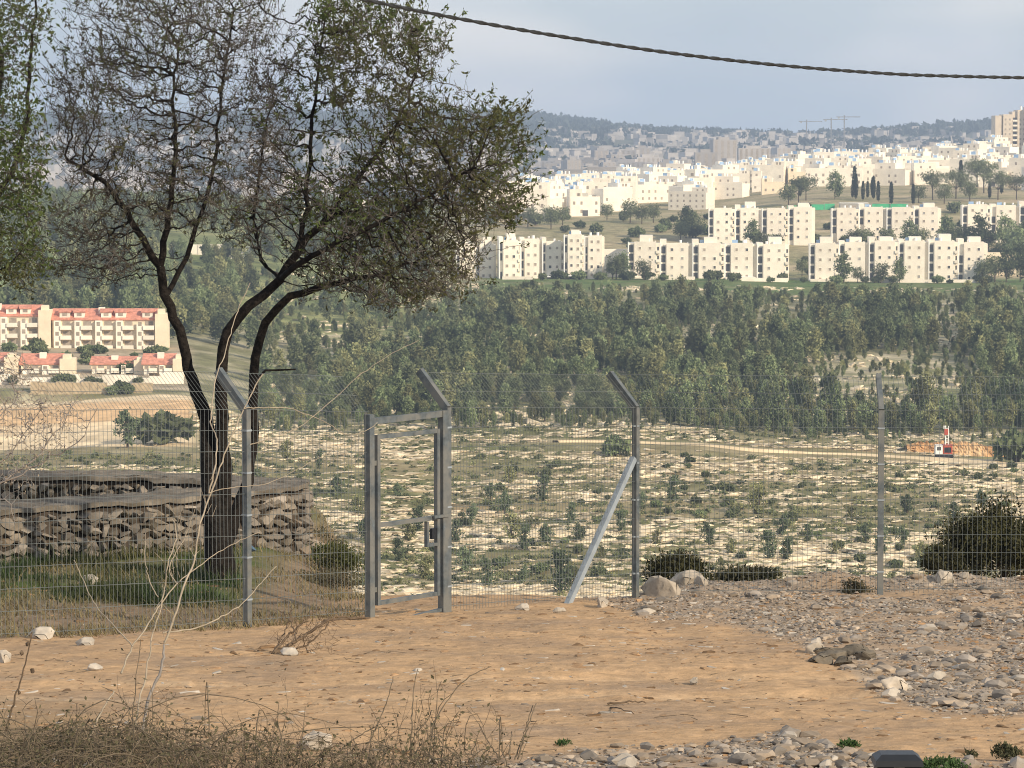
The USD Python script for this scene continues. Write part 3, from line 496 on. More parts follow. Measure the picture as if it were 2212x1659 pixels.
apartment('long stepped apartment block at the right end of the front row', 1748, 2132, 526, 612, 1250, 6, 404, -3, drop=(0,))
apartment('apartment block on the left of the second row behind a lone grey tree', 1530, 1760, 452, 524, 1395, 4, 405, -3)
apartment('apartment block in the middle of the second row behind a line of trees', 1796, 2032, 450, 522, 1400, 4, 406, -3)
apartment('apartment block at the right edge of the picture in the second row', 2078, 2262, 444, 518, 1405, 3, 407, -4)
solo('retaining_wall', cat([box(*sorted((PT(1306, 0, 1268)[0], PT(1360, 0, 1268)[0])), 1268, 1269, PT(0, 600, 1268)[2] - 3, PT(0, 538, 1268)[2])]), M['stone_cream'], 'smooth tan retaining wall between two front row apartment blocks', 'wall')
solo('retaining_wall', cat([box(*sorted((PT(2128, 0, 1290)[0], PT(2200, 0, 1290)[0])), 1290, 1291, PT(0, 600, 1290)[2] - 3, PT(0, 545, 1290)[2])]), M['stone_warm'], 'sloping tan wall right of the last front row block', 'wall')

# the tall block at the right edge
def tower():
    Y = 2250; A = PT(2150, 334, Y); s = Y / F; t = thing('tower_block', 'tall sandy tower block rising above the houses at the right edge', 'tower block', A, 0)
    W = 95 * s; H1, H2 = 84 * s, 96 * s
    part(t, 'wing', cat([box(0, 4, 1.5, 20, -12, H1), box(5, 11, 0.8, 20, -12, H1 + .8), box(4, 5, 3.2, 19, -12, H1 - .01)]), M['tower_stone'])
    part(t, 'core', cat([box(11, 14.2, 2.6, 19, -12, H2 - 1), box(14.2, 20, 1.2, 20, -12, H2)]), M['tower_stone'])
    part(t, 'wing', box(20, 32, -3.0, 18, -12, H2 + 2), M['tower_stone'])
    for f in range(7):
        z = 2.5 + f * 3.1
        part(t, 'balcony', cat([box(11.2, 14.0, .6, 2.7, z, z + .25), box(11.2, 14.0, .6, .75, z + .25, z + 1.1)]), M['stone_cream']); part(t, 'balcony_door', box(11.5, 13.8, 2.5, 2.62, z + .3, z + 2.5), M['glass'])
        for xx in (6.5, 9.2, 16, 18.4): part(t, 'window', box(xx - .5, xx + .5, (.8 if xx < 11 else 1.2) - .06, 1.3, z + .7, z + 1.9), M['shutter'])
    part(t, 'water_tank', tank(17, 6, H2, 1.6), M['white'])
tower()

# ---------------------------------------------------------------- houses with red roofs on the left
def gable(x0, x1, y0, y1, z, h, over=0.4):
    a, b, c, d = x0 - over, x1 + over, y0 - over, y1 + over; ym = (y0 + y1) / 2
    V = np.array([(a, c, z), (b, c, z), (a, ym, z + h), (b, ym, z + h), (a, d, z), (b, d, z), (a, c, z - .25), (b, c, z - .25), (a, d, z - .25), (b, d, z - .25)], float)
    Fc = [(0, 1, 3), (0, 3, 2), (2, 3, 5), (2, 5, 4), (0, 2, 4), (1, 5, 3), (6, 7, 1), (6, 1, 0), (9, 8, 4), (9, 4, 5), (6, 0, 4), (6, 4, 8), (7, 9, 5), (7, 5, 1), (6, 8, 9), (6, 9, 7)]
    return trimesh.Trimesh(V, np.array(Fc), process=False)
def red_house(label, px0, px1, pyeave, pybase, Y, bays, seed, floors=3, rz=0.0, roof=None, tower_end=True, dormers=True):
    r = np.random.default_rng(seed); A = PT(px0, pybase, Y); W = (px1 - px0) / F * Y; H = (pybase - pyeave) / F * Y; bw = W / bays; fh = H / floors
    t = thing('red_roofed_house', label, 'house', A, rz, group='red roofed stone houses on the left'); D = 10.0; rh = (roof or 22) / F * Y
    part(t, 'body', box(0, W, 1.2, D, -6, H), M['stone_warm'])
    rf = part(t, 'roof', gable(0, W, 1.2, D, H + .01, rh), M['roof_red'])
    for k in range(bays):
        x = k * bw; part(t, 'bay', cat([box(x + bw * .1, x + bw * .42, 0, 1.2 - .003, -6, H - r.choice([.3, 1.2]))]), M['stone_pale'])
        for f in range(floors):
            z = f * fh
            part(t, 'balcony', cat([box(x + bw * .42, x + bw * .95, -.4, 1.19, z - .1, z + .12), box(x + bw * .42, x + bw * .95, -.4, -.22, z + .12, z + .95)]), M['stone_pale'])
            part(t, 'balcony_door', box(x + bw * .5, x + bw * .88, 1.1, 1.3, z + .15, z + fh * .78), M['shutter'])
            wx = x + bw * .26; part(t, 'window', box(wx - .45, wx + .45, -.03, .2, z + fh * .35, z + fh * .75), M['shutter'])
        if dormers:
            dx = x + bw * (.3 if k % 2 else .6); dm = part(rf, 'dormer', cat([box(dx - 1.3, dx + 1.3, 1.6, 4.5, H + .2, H + 1.9)]), M['stone_pale'])
            part(rf, 'dormer_window', box(dx - .6, dx + .6, 1.54, 1.7, H + .8, H + 1.6), M['shutter'])
            part(rf, 'dormer_roof', gable(dx - 1.3, dx + 1.3, 1.6, 4.6, H + 1.92, .7, .25), M['roof_red'])
    if tower_end: part(t, 'end_tower', cat([box(W + .01, W + 3.0, -.6, 6.5, -6, H + rh * .55), box(W + .6, W + 2.2, .3, 4, H + rh * .55, H + rh)]), M['stone_warm'])
    part(t, 'chimney', box(W * .44, W * .44 + 1.5, 3.2, 4.6, H + .3, H + rh * 1.15), M['stone_pale'])
    return t
red_house('row house with a long red roof and balconies, cut by the left edge', -90, 84, 682, 752, 880, 4, 501)
red_house('long four bay row house with red dormer roof, left of the dark tree trunk', 112, 336, 690, 754, 880, 5, 502)
red_house('lower house with a red roof at the left edge of the picture', -60, 10, 780, 822, 800, 2, 503, 2, roof=16, dormers=False)
red_house('lower house with a red roof second from the left edge', 44, 130, 786, 824, 800, 2, 504, 2, roof=20, dormers=False)
red_house('lower house with two small red roofs in the middle of the lower row', 196, 290, 786, 822, 804, 3, 505, 2, roof=14, dormers=False)
red_house('lower house with a broad red roof nearest the dark trunk', 308, 374, 786, 822, 800, 2, 506, 2, roof=20, dormers=False)
r = np.random.default_rng(77)
t = thing('garden_wall', 'long pale stepped garden wall under the lower red roofed houses', 'wall', (0, 0, 0))
for i in range(16):
    a = 10 + i * 25; q = on_ground(a, 782.0); part(t, 'wall_panel', box(q[0] - 1.29, q[0] + 1.29, 782, 783.0, q[2] - 2, q[2] + r.uniform(1.2, 2.6)), M['stone_pale'])
q0, q1 = on_ground(68, 755.0), on_ground(232, 755.0)
t = thing('retaining_wall', 'tan stone retaining wall on top of the bare earth slope, left', 'wall', (0, 0, 0))
for i in range(9):
    x0 = q0[0] + (q1[0] - q0[0]) * i / 9; x1 = q0[0] + (q1[0] - q0[0]) * (i + 1) / 9; part(t, 'wall_panel', box(x0, x1 - .05, 754.5 + .1 * (i % 2), 756.5, q0[2] - 3.5, q0[2] + 2.2 - .12 * (i % 3)), M['tan_wall'])
q0, q1 = on_ground(286, 755.0), on_ground(330, 755.0)
solo('retaining_wall', box(q0[0], q1[0], 754.6, 756.5, q0[2] - 3, q0[2] + 1.9), M['tan_wall'], 'short tan retaining wall right of the dark shrub on the bare earth slope', 'wall')
for a, b, s in ((246, 754, 1.0), (262, 756, 1.2), (278, 754, 1.0)): copy_of('hillside_bush', BUSH[1].path, 'dark green shrub in the gap between the tan retaining walls', 'bush', on_ground(a, float(b)), r.uniform(0, 360), s, 'shrubs between the tan retaining walls')
for a, s in ((128, .8), (140, .9), (152, .8), (196, .7), (30, .7), (300, .6), (212, .6)): copy_of('hillside_bush', BUSH[0].path, 'garden bush below the lower red roofed houses', 'bush', on_ground(a, 781.0), r.uniform(0, 360), s * 1.3, 'garden bushes below the red roofed houses')
# pale strip and buildings on the left crest
q = [on_ground(a, 1190.0) for a in (372, 430, 490, 545)]
t = thing('boundary_wall', 'long sunlit pale wall across the green hill behind the tree', 'wall', (0, 0, 0))
for i in range(3): part(t, 'wall_panel', box(q[i][0], q[i + 1][0] - .08, 1190 - .2 * i, 1191.2, q[i][2] - 4, q[i][2] + 3.2 + .3 * i), M['stone_pale'])

# ---------------------------------------------------------------- the crowded quarter on the ridge
def house_builder(seed, w, d, h, m):
    def build(path):
        r = np.random.default_rng(seed); u = r.uniform(.35, .7); sx = r.choice([0, 1])
        x0, x1 = (-w / 2, -w / 2 + w * u) if sx else (w / 2 - w * u, w / 2); h2 = h * r.uniform(1.25, 1.6)
        part(path, 'body', cat([box(-w / 2, w / 2, -d / 2, d / 2, -8, h), box(-w / 2, w / 2, -d / 2, -d / 2 + .3, h, h + .8)]), M[m])
        part(path, 'upper_storey', cat([box(x0 + .01, x1 - .01, -d / 2 + 2.2, d / 2 - .01, h, h2), box(x0 + 1, x0 + 3.4, d / 2 - 4, d / 2 - 1.2, h2, h2 + 1.6)]), M[m])
        n = max(2, int(w / 3.2))
        for f in range(max(1, int(h / 3.1))):
            for i in range(n):
                if r.random() < .75:
                    x = -w / 2 + w * (i + .5) / n; z = f * 3.0 + 1.2; part(path, 'window', box(x - .5, x + .5, -d / 2 - .03, -d / 2 + .2, z, z + 1.2), M['shutter'])
        for i in range(2):
            x = r.uniform(x0 + 1, x1 - 1); part(path, 'window', box(x - .5, x + .5, -d / 2 + 2.17, -d / 2 + 2.5, h + .9, h + 2.0), M['shutter'])
        if r.random() < .5: part(path, 'terrace_door', box(-1.2, 1.2, -d / 2 - .04, -d / 2 + .2, .1, 2.2), M['glass'])
        for i in range(int(r.integers(2, 5))): part(path, 'water_tank', tank(r.uniform(x0 + .8, x1 - .8), r.uniform(-d / 2 + 3, d / 2 - 1), h2, .9), M['white'])
        part(path, 'solar_panel', box(x0 + .5, x0 + 2.8, 0, .1, h2 + .1, h2 + 1.4), M['panel'])
    return build
HK = [Kin(house_builder(600 + i, w, d, h, m)) for i, (w, d, h, m) in enumerate([(13, 11, 6.4, 'stone_pale'), (17, 12, 7.5, 'stone_cream'), (10, 10, 6.2, 'stone_pale'), (22, 12, 9.3, 'stone_cream'), (14, 12, 9.0, 'stone_pale'), (11, 9, 5.0, 'stone_warm'), (26, 13, 7.0, 'stone_pale')])]
HL = ['boxy pale house', 'wide cream house', 'small pale cube house', 'long cream house', 'tall pale house', 'little sandy house', 'long low pale terrace']
HL_ = ['boxy pale stone house with a set back upper floor in the crowded quarter', 'wide cream stone house with a flat roof and tanks in the crowded quarter', 'small pale cube house in the crowded quarter', 'long cream four storey house in the crowded quarter', 'tall pale house with white roof tanks in the crowded quarter', 'little sandy house in the crowded quarter', 'long low pale terrace of flats in the crowded quarter']
r = np.random.default_rng(21); placed = []
for Y in np.linspace(1520, 2330, 17):
    a = -40 if Y > 1900 else 1085
    px = r.uniform(1040, 1075)
    while px < 2290:
        k = int(r.choice(7, p=[.2, .2, .14, .12, .15, .1, .09])); w = [13, 17, 10, 22, 14, 11, 26][k] * F / Y
        g = on_ground(px + w / 2, Y); qx, qy = PIX(g); left = np.interp(Y, [1500, 1700, 2300], [1085, 1100, 1150])
        green = patch(qx, qy, 1880, 432, 190, 26) + patch(qx, qy, 2080, 425, 110, 24) + patch(qx, qy, 1430, 470, 130, 18) + patch(qx, qy, 1720, 420, 40, 20)
        if Y < 1640: green = green + (qx > 1500) * 1.0
        if green < .5 and qx > left and r.random() < .86: placed.append((k, g, r.choice([-32, -8, 4, 30]) + r.uniform(-8, 8), r.uniform(.85, 1.15)))
        px += w * r.uniform(1.02, 1.5) + 3
def hzone(g):
    a = float(PIX(g)[0]); z = ['at its left end', 'above the middle front block', 'above the lone tree block', 'near the cypresses', 'near the tower block'][int(np.searchsorted([1300, 1530, 1760, 2000], a))]
    return ('front rows' if g[1] < 1700 else 'back rows' if g[1] > 2100 else 'middle rows') + ' of the ridge quarter, ' + z
for k, g, rz, s in placed: HK[k].put('stone_house', HL[k] + ', ' + hzone(g), 'house', g, rz, (s, s, s * r.uniform(.9, 1.2)), 'houses of the crowded quarter on the ridge')
NH = len(placed)
for a, b, Y in ((530, 470, 1540), (575, 468, 1550), (640, 466, 1560), (700, 465, 1570), (760, 466, 1580)): HK[3].put('stone_house', 'sunlit white building on the hill crest behind the almond tree', 'house', on_ground(a, float(Y)), r.uniform(-6, 6), (1, 1, .55), 'sunlit buildings on the left crest')

# trees among the houses
for i in range(26):
    a, Y = r.uniform(-10, 372), r.choice([806, 830, 842, 856, 868, 874]); BUSH[i % 2].put('hillside_bush', ['leafy garden shrub', 'low dark garden shrub'][i % 2] + ' between the two rows of red roofed houses', 'bush', on_ground(a, float(Y)), r.uniform(0, 360), r.uniform(.6, 1.5), 'garden shrubs between the red roofed rows')
CYP = Kin(cypress_builder(701)); BRD = [Kin(broad_builder(711, 8.0, 3.4)), Kin(broad_builder(712, 9.0, 4.6, 'broad', True)), Kin(pine_builder(713, 10, 3.0))]
for a, Y, s in ((1845, 1600, 1.25), (1860, 1590, .95), (1883, 1600, 1.15), (1893, 1580, 1.0), (1880, 1640, .9), (1838, 1610, .9), (1921, 1560, 1.1), (1968, 1560, 1.0), (1842, 1700, 1.3), (2070, 1700, 1.5), (2158, 1640, 1.1), (1725, 1640, .9), (1808, 1620, 1.0), (2132, 1600, .9), (1870, 1610, .85)):
    CYP.put('cypress', 'dark slender cypress among the houses on the ridge', 'cypress', on_ground(a, float(Y)), r.uniform(0, 360), s, 'cypresses among the ridge houses')
for k, a, Y, s in ((0, 1295, 1700, 1.4), (0, 1700, 1570, 1.2), (1, 1722, 1575, 1.25), (1, 1738, 1600, 1.2), (2, 1800, 1600, 1.2), (1, 2010, 1590, 1.4), (1, 2060, 1600, 1.4), (1, 2120, 1650, 1.6), (1, 2150, 1590, 1.4), (0, 2090, 1580, 1.2), (1, 2190, 1590, 1.2), (0, 1980, 1570, 1.0), (0, 2035, 1565, 1.1), (1, 2105, 1720, 1.5), (0, 1360, 1500, 1.2), (0, 1385, 1490, 1.0), (0, 1310, 1520, .9), (2, 1480, 1420, 1.2), (0, 1500, 1420, 1.2), (0, 1468, 1410, 1.0),
                   (2, 1625, 1380, 1.1), (0, 1640, 1378, .9), (0, 1660, 1385, .7), (0, 1840, 1380, 1.0), (0, 1860, 1378, 1.1), (0, 1872, 1382, .9), (0, 1912, 1376, 1.15), (2, 1960, 1380, 1.1), (0, 1985, 1376, 1.1), (2, 2040, 1376, 1.3), (0, 2060, 1372, 1.2), (0, 2080, 1376, 1.25), (2, 2110, 1370, 1.4), (0, 2130, 1374, 1.1), (2, 2165, 1368, 1.4), (0, 2190, 1372, 1.3), (2, 2215, 1366, 1.3), (0, 2100, 1330, 1.2), (0, 2070, 1330, 1.2), (0, 2150, 1335, 1.1), (2, 2195, 1330, 1.4),
                   (0, 1330, 1236, 1.1), (2, 1345, 1240, .9), (0, 1322, 1244, .8), (0, 1390, 1232, .9), (2, 1820, 1232, 1.0), (0, 1900, 1234, .9), (0, 1850, 1238, .7), (2, 1940, 1236, .8), (0, 2118, 1236, 1.0), (0, 2145, 1240, 1.2), (2, 2170, 1240, 1.2), (2, 2200, 1245, 1.3), (0, 1095, 1480, 1.1), (0, 1140, 1470, 1.1), (0, 1190, 1460, 1.2), (0, 1215, 1480, 1.0), (2, 1060, 1470, 1.2), (0, 1440, 1340, .7), (0, 1730, 1290, .8), (0, 1410, 1500, 1.0)):
    BRD[k].put('broadleaf_tree' if k < 2 else 'tall_pine', ['round grey green tree', 'flat topped umbrella shaped tree', 'tall dark pine'][k] + (', before the front row of blocks' if Y < 1260 else ', between the two rows of blocks' if Y < 1400 else ', above the second row of blocks') + (', left half' if a < 1500 else ', above the lone fence post' if a < 1960 else ', far right'), 'tree' if k < 2 else 'pine', on_ground(a, float(Y)), r.uniform(0, 360), s, 'trees among the blocks and houses')
for i in range(130):
    a, Y = r.uniform(1060, 2250), r.uniform(1285, 1530)
    g = on_ground(a, Y)
    BUSH[i % 2].put('hillside_bush', ['round green shrub on the slope between the rows of blocks', 'low dark shrub on the slope between the rows of blocks'][i % 2], 'bush', g, r.uniform(0, 360), r.uniform(.9, 2.4), 'shrubs between the rows of blocks')
for i in range(34):
    g = on_ground(r.uniform(1078, 2135), r.uniform(1228, 1243)); BUSH[i % 2].put('hillside_bush', ['round garden shrub', 'low dark garden shrub'][i % 2] + ' at the foot of the front row of blocks', 'bush', g, r.uniform(0, 360), r.uniform(.7, 1.7), 'garden shrubs before the front row of blocks')
for a0_, a1_, lab in ((1085, 1150, 'low pale garden wall below the leftmost front row block'), (1395, 1500, 'low pale garden wall below the left part of the middle front block'), (1600, 1700, 'low pale garden wall below the right part of the middle front block'), (1900, 2120, 'long low pale garden wall below the rightmost front block')):
    q0, q1 = on_ground(a0_, 1236.0), on_ground(a1_, 1236.0); solo('garden_wall', box(q0[0], q1[0], 1236, 1236.6, min(q0[2], q1[2]) - 2, max(q0[2], q1[2]) + 1.1), M['stone_pale'], lab, 'wall')
t = thing('site_fence', 'bright green sheeting fence round a building plot below the cypresses', 'fence', (0, 0, 0))
q = [on_ground(a, 1535.0) for a in (1698, 1740, 1778, 1800, 1880, 1920, 1958)]
for i in range(6):
    if i != 3: part(t, 'sheet_panel', box(q[i][0], q[i + 1][0] - .06, 1535 + .1 * i, 1535.4 + .1 * i, q[i][2] - 2, q[i][2] + 2.6), M['green_sheet']); part(t, 'post', box(q[i][0] - .12, q[i][0] - .003, 1534.9, 1535.3, q[i][2] - 2, q[i][2] + 3), M['grey'])
t = thing('site_cabin', 'pale site cabin standing in the middle of the green sheeting fence', 'cabin', on_ground(1840, 1532.0))
part(t, 'body', box(-6, 6, -2, 2, -2, 3.2), M['grey']); part(t, 'roof', box(-6.3, 6.3, -2.4, 2.4, 3.2, 3.5), M['white'])
for x in (-3.5, 0, 3.5): part(t, 'window', box(x - .9, x + .9, -2.05, -1.8, 1.0, 2.3), M['shutter'])

# ---------------------------------------------------------------- the far city
def far_block(seed, w, d, h, m='stone_far'):
    def build(path):
        r = np.random.default_rng(seed); part(path, 'body', cat([box(-w / 2, w / 2, -d / 2, d / 2, -15, h), box(-w / 4, w / 5, -d / 4, d / 3, h, h + 3)]), M[m]); n = max(2, int(w / 5)); fl = max(1, int(h / 3.3))
        for i in range(n):
            x = -w / 2 + w * (i + .5) / n; part(path, 'window_strip', box(x - w / n * .22, x + w / n * .22, -d / 2 - .05, -d / 2 + .3, 1.5, h - 1.2), M['shutter'])
    return build
FK = [Kin(far_block(800 + i, w, d, h)) for i, (w, d, h) in enumerate([(26, 16, 14), (40, 16, 12), (18, 16, 20), (60, 18, 13), (20, 18, 28), (34, 20, 17)])]
FL = ['hazy grey block of flats in the far city', 'long hazy building in the far city', 'narrow hazy block in the far city', 'very long low hazy building in the far city', 'hazy high rise in the far city', 'broad hazy block of flats in the far city']
r = np.random.default_rng(31); far = []
cand = on_ground(r.uniform(-60, 2260, 900), r.uniform(2900, 6100, 900)); cand = cand[fbm(cand[:, 0], cand[:, 1], 330, 81) + .10 >= 0]
for g in cand:
    qx, qy = PIX(g)
    top = np.interp(qx, [0, 640, 1060, 1220, 1330, 1600, 1850, 2050, 2212], [300, 290, 305, 300, 300, 297, 298, 296, 285])
    if qy < top or r.random() > 0.75: continue
    far.append((g, int(r.choice(6, p=[.25, .2, .2, .08, .07, .2])), r.uniform(-25, 25), r.uniform(.8, 1.25)))
far = sorted(far, key=lambda f: f[0][1])[:170]
for g, k, rz, s in far: FK[k].put('city_building', FL[k], 'building', g, rz, s * .85, 'buildings of the hazy far city')
g = on_ground(1560, 3300.0); g[2] = PT(0, 350, 3300)[2]; copy_of('city_building', FK[4].path, 'beige twin topped high rise standing tallest in the far city', 'building', g, 8, (1.15, 1, .75))
g = on_ground(1522, 3150.0); g[2] = PT(0, 375, 3150)[2]; copy_of('city_building', FK[2].path, 'whitish slab block in front of the beige high rise', 'building', g, 0, (1.1, 1, .95))
g = on_ground(1320, 2750.0); g[2] = PT(0, 392, 2750)[2]; copy_of('city_building', FK[3].path, 'very long grey hall with a white roof edge at the edge of the far city', 'building', g, 0, (1.25, 1, .72))
g = on_ground(1625, 3000.0); g[2] = PT(0, 350, 3000)[2]; copy_of('city_building', FK[5].path, 'squat sandy block right of the beige high rise', 'building', g, 0, (.8, 1, .7))
n = 9000; Y = r.uniform(2800, 6600, n); px = r.uniform(-200, 2400, n); P = on_ground(px, Y); qx, qy = PIX(P); top = np.interp(qx, [0, 640, 1060, 1220, 1330, 1600, 1850, 2050, 2212], [300, 290, 305, 300, 300, 297, 298, 296, 285])
ok = (r.random(n) < np.where(qy < top, .95, np.clip(.10 - fbm(P[:, 0], Y, 260, 82) * 1.8, 0.02, .8)))
blob = [leaves((r.normal(0, 1, (16, 3)) * [2.6, 2.6, 2.2] + [0, 0, 4.5]), 5.0, r, .8) for _ in range(3)]
scatter('distant_woods', [(f'wood_kind_{i}', b, M['far_woods']) for i, b in enumerate(blob)], P[ok], r.uniform(0, 360, ok.sum()), r.uniform(.8, 1.7, ok.sum()), 'dark woods over the far hazy hills', 'wood')
small = []
cand = on_ground(r.uniform(-100, 2300, 3200), r.uniform(2900, 6200, 3200)); cand = cand[fbm(cand[:, 0], cand[:, 1], 330, 81) + .20 >= 0]
for g in cand:
    qx, qy = PIX(g)
    if qy < 286: continue
    small.append((g, r.uniform(0, 90), (r.uniform(7, 18), r.uniform(7, 12), r.uniform(5, 12))))
unit = box(-.5, .5, -.5, .5, -1, 1)
scatter('distant_houses', [('house_kind', unit, M['stone_far'])], [s[0] for s in small], [s[1] for s in small], [s[2] for s in small], 'mass of tiny hazy houses over the far hills', 'houses')
for a, Y, h, lab in ((1791, 4800, 36, 'left of the two faint tower cranes on the skyline'), (1819, 4850, 38, 'right of the two faint tower cranes on the skyline'), (1738, 5000, 26, 'small faint tower crane farthest left on the skyline')):
    g = on_ground(a, float(Y)); t = thing('tower_crane', lab, 'crane', g)
    h += 12; part(t, 'mast', box(-.8, .8, -.8, .8, -5, h), M['crane']); part(t, 'jib', box(-11, 22, -.6, .6, h - 3, h - 1.9), M['crane']); part(t, 'counterweight', box(-9, -6.5, -.8, .8, h - 5, h - 3), M['grey'])

# drilling machine on the track
def beam_(a, b, w): return tube(np.array([a, b], float), w / 2, 4)
g = hit(2040, 996, 600); 
g = on_ground(2036, 676.0); g[2] += .4
t = thing('drilling_rig', 'red and white drilling machine with a short mast before the orange bank', 'drilling rig', g, 0, .85)
part(t, 'track_unit', cat([box(-1.6, 2.2, -1.3, -.8, 0, .7), box(-1.6, 2.2, .8, 1.3, 0, .7)]), M['plastic'])
part(t, 'cab', cat([box(-1.7, -.1, -1.1, 1.1, .72, 2.9)]), M['white']); part(t, 'cab_window', box(-1.4, -.5, -1.13, -1, 1.7, 2.5), M['glass'])
part(t, 'engine_cover', box(0, 2.1, -1.1, 1.1, .72, 3.0), M['red'])
part(t, 'mast', cat([box(.5, .72, -.3, -.1, 3, 7.2), box(1.15, 1.37, -.3, -.1, 3, 7.2)] + [box(.72, 1.15, -.28, -.12, 3.4 + k * .8, 3.58 + k * .8) for k in range(5)]), M['white'])
part(t, 'hydraulic_arm', beam_([.2, -.2, 3.0], [.9, -.2, 4.6], .16), M['grey']); part(t, 'exhaust', box(1.6, 1.75, .2, .35, 3.0, 3.9), M['plastic']); part(t, 'side_panel', box(.3, 1.8, -1.14, -1.1 - .003, 1.2, 2.4), M['plastic']); part(t, 'tool_rail', box(-1.7, 2.1, -1.2, -1.12, .78, .9), M['grey'])
part(t, 'drill_head', box(.3, 1.1, -.6, -.31, 5.2, 6.5), M['red']); part(t, 'lamp_head', box(.1, .7, -.5, -.32, 6.6, 7.3), M['white'])

# ---------------------------------------------------------------- fence and gate
L0, L1 = np.array([-4.19, 28.7]), np.array([1.27, 35.85])
def lerp2(t): return L0 + (L1 - L0) * t
LD = (L1 - L0) / np.linalg.norm(L1 - L0); LN = np.array([-LD[1], LD[0]])       # along the fence; outwards
def obox(c, hx, hy, z0, z1, d):
    """upright box turned along direction d"""
    m = trimesh.creation.box((2 * hx, 2 * hy, z1 - z0)); a = math.atan2(d[1], d[0]); m.apply_transform(trimesh.transformations.rotation_matrix(a, (0, 0, 1))); m.apply_translation((c[0], c[1], (z0 + z1) / 2)); return m
def beam(a, b, w, h, up=(0, 0, 1)):
    """square bar from a to b"""
    a, b = np.asarray(a, float), np.asarray(b, float); L = np.linalg.norm(b - a); x = (b - a) / L; y = np.cross(up, x); y /= np.linalg.norm(y); z = np.cross(x, y)
    m = trimesh.creation.box((L, w, h)); T = np.eye(4); T[:3, 0], T[:3, 1], T[:3, 2], T[:3, 3] = x, y, z, (a + b) / 2; m.apply_transform(T); return m
def gz(p): return float(ground_z(np.array([p[0]]), np.array([p[1]]))[0])
ztop = lambda py, Y: float(PT(CX, py, Y)[2])
fence = thing('mesh_fence', 'galvanised wire mesh security fence with leaning arms round the edge of the plot', 'fence')
ARM = 0.335
def post(p, top, d, n, bracket=True):
    zg = gz(p); b = part(fence, 'post', obox(p, .029, .029, zg - .5, top, d), M['steel'])
    e = np.array([p[0] + n[0] * ARM, p[1] + n[1] * ARM, top + ARM]); part(fence, 'arm', beam((p[0] + n[0] * .002, p[1] + n[1] * .002, top - .012), e, .052, .075, up=(-n[0], -n[1], 1)), M['steel']); return e
tA, tB, tC, tD = lerp2(-.03), lerp2(.335), lerp2(.525), lerp2(.654)
tE = L1; tF = np.array([PT(1904, 900, 36.0)[0], 36.0]); tG = tF + [2.55, .05]
tops = dict(A=ztop(886, tA[1]), B=ztop(884, tB[1]), D=ztop(880, tD[1]), E=ztop(880, tE[1]), F=ztop(886, tF[1]), G=ztop(886, tG[1]))
PX = np.array([1.0, 0]); PN = np.array([0, 1.0])
for key, p, d, n in (('A', tA, LD, LN), ('B', tB, LD, LN), ('D', tD, LD, LN), ('E', tE, LD, LN), ('F', tF, PX, PN), ('G', tG, PX, PN)): post(p, tops[key], d, n)
def panel(p0, p1, z0, z1, n0, n1):
    """welded wires in the plane and on the leaning arms"""
    L = np.linalg.norm(p1 - p0); m = int(L / .05); t = np.linspace(0, 1, m + 1)[1:-1]; q = p0[None] * (1 - t[:, None]) + p1[None] * t[:, None]; zt = z0 + (z1 - z0) * t; n = n0[None] * (1 - t[:, None]) + n1[None] * t[:, None]
    zb = ground_z(q[:, 0], q[:, 1]) + .03; A = np.column_stack([q, zb]); B = np.column_stack([q, zt]); C = np.column_stack([q + n * ARM * .96, zt + ARM * .96]); dn = (LN if abs(p1[1] - p0[1]) > .3 else PN)
    def wav(P): P = np.array(P, float); P[:, :2] += dn[None] * ((fbm(P[:, 0] * 1.0, P[:, 2], .55, 91) * .035) + (fbm(P[:, 0], P[:, 2], .12, 92) * .006))[:, None]; P[:, 2] += fbm(P[:, 0], P[:, 2], .4, 93) * .012; return P
    mids = [wav(A + (B - A) * f) for f in (0, .2, .4, .6, .8, 1.0)] + [C]
    V = segs(np.vstack(mids[:-1]), np.vstack(mids[1:]), .0019, .0019, 4); ha, hb = [], []
    g0, g1 = gz(p0), gz(p1)
    for k in range(11):
        s = k / 10; ha.append([*p0, g0 + .06 + (z0 - g0 - .06) * s]); hb.append([*p1, g1 + .06 + (z1 - g1 - .06) * s])
    for s in (.45, .95): ha.append([*(p0 + n0 * ARM * s), z0 + ARM * s]); hb.append([*(p1 + n1 * ARM * s), z1 + ARM * s])
    fr = np.linspace(0, 1, 25); HH = [wav(np.array(a)[None] * (1 - fr[:, None]) + np.array(b)[None] * fr[:, None]) for a, b in zip(ha, hb)]
    part(fence, 'wire_panel', cat([V, segs(np.vstack([h[:-1] for h in HH]), np.vstack([h[1:] for h in HH]), .0024, .0024, 4)]), M['wire'])
    for k in range(1, 10, 2):
        for p_, z_, g_ in ((p0, z0, g0),): zz = g_ + .06 + (z_ - g_ - .06) * k / 10; part(fence, 'clip', obox(p_, .034, .034, zz - .008, zz + .008, LD if dn is LN else PX), M['zinc'])
panel(tA, tB, tops['A'], tops['B'], LN, LN); panel(tB, tC, tops['B'], ztop(890, tC[1]), LN, LN); panel(tD, tE, tops['D'], tops['E'], LN, LN); panel(tE, tF, tops['E'], tops['F'], (LN + PN) / 1.7, PN); panel(tF, tG, tops['F'], tops['G'], PN, PN)
bp = lerp2(.862); part(fence, 'brace', beam([bp[0], bp[1], gz(bp) - .1], [tE[0] - LD[0] * .04, tE[1] - LD[1] * .04, ztop(990, 35.8)], .058, .058, up=(LN[0], LN[1], 0)), M['zinc'])
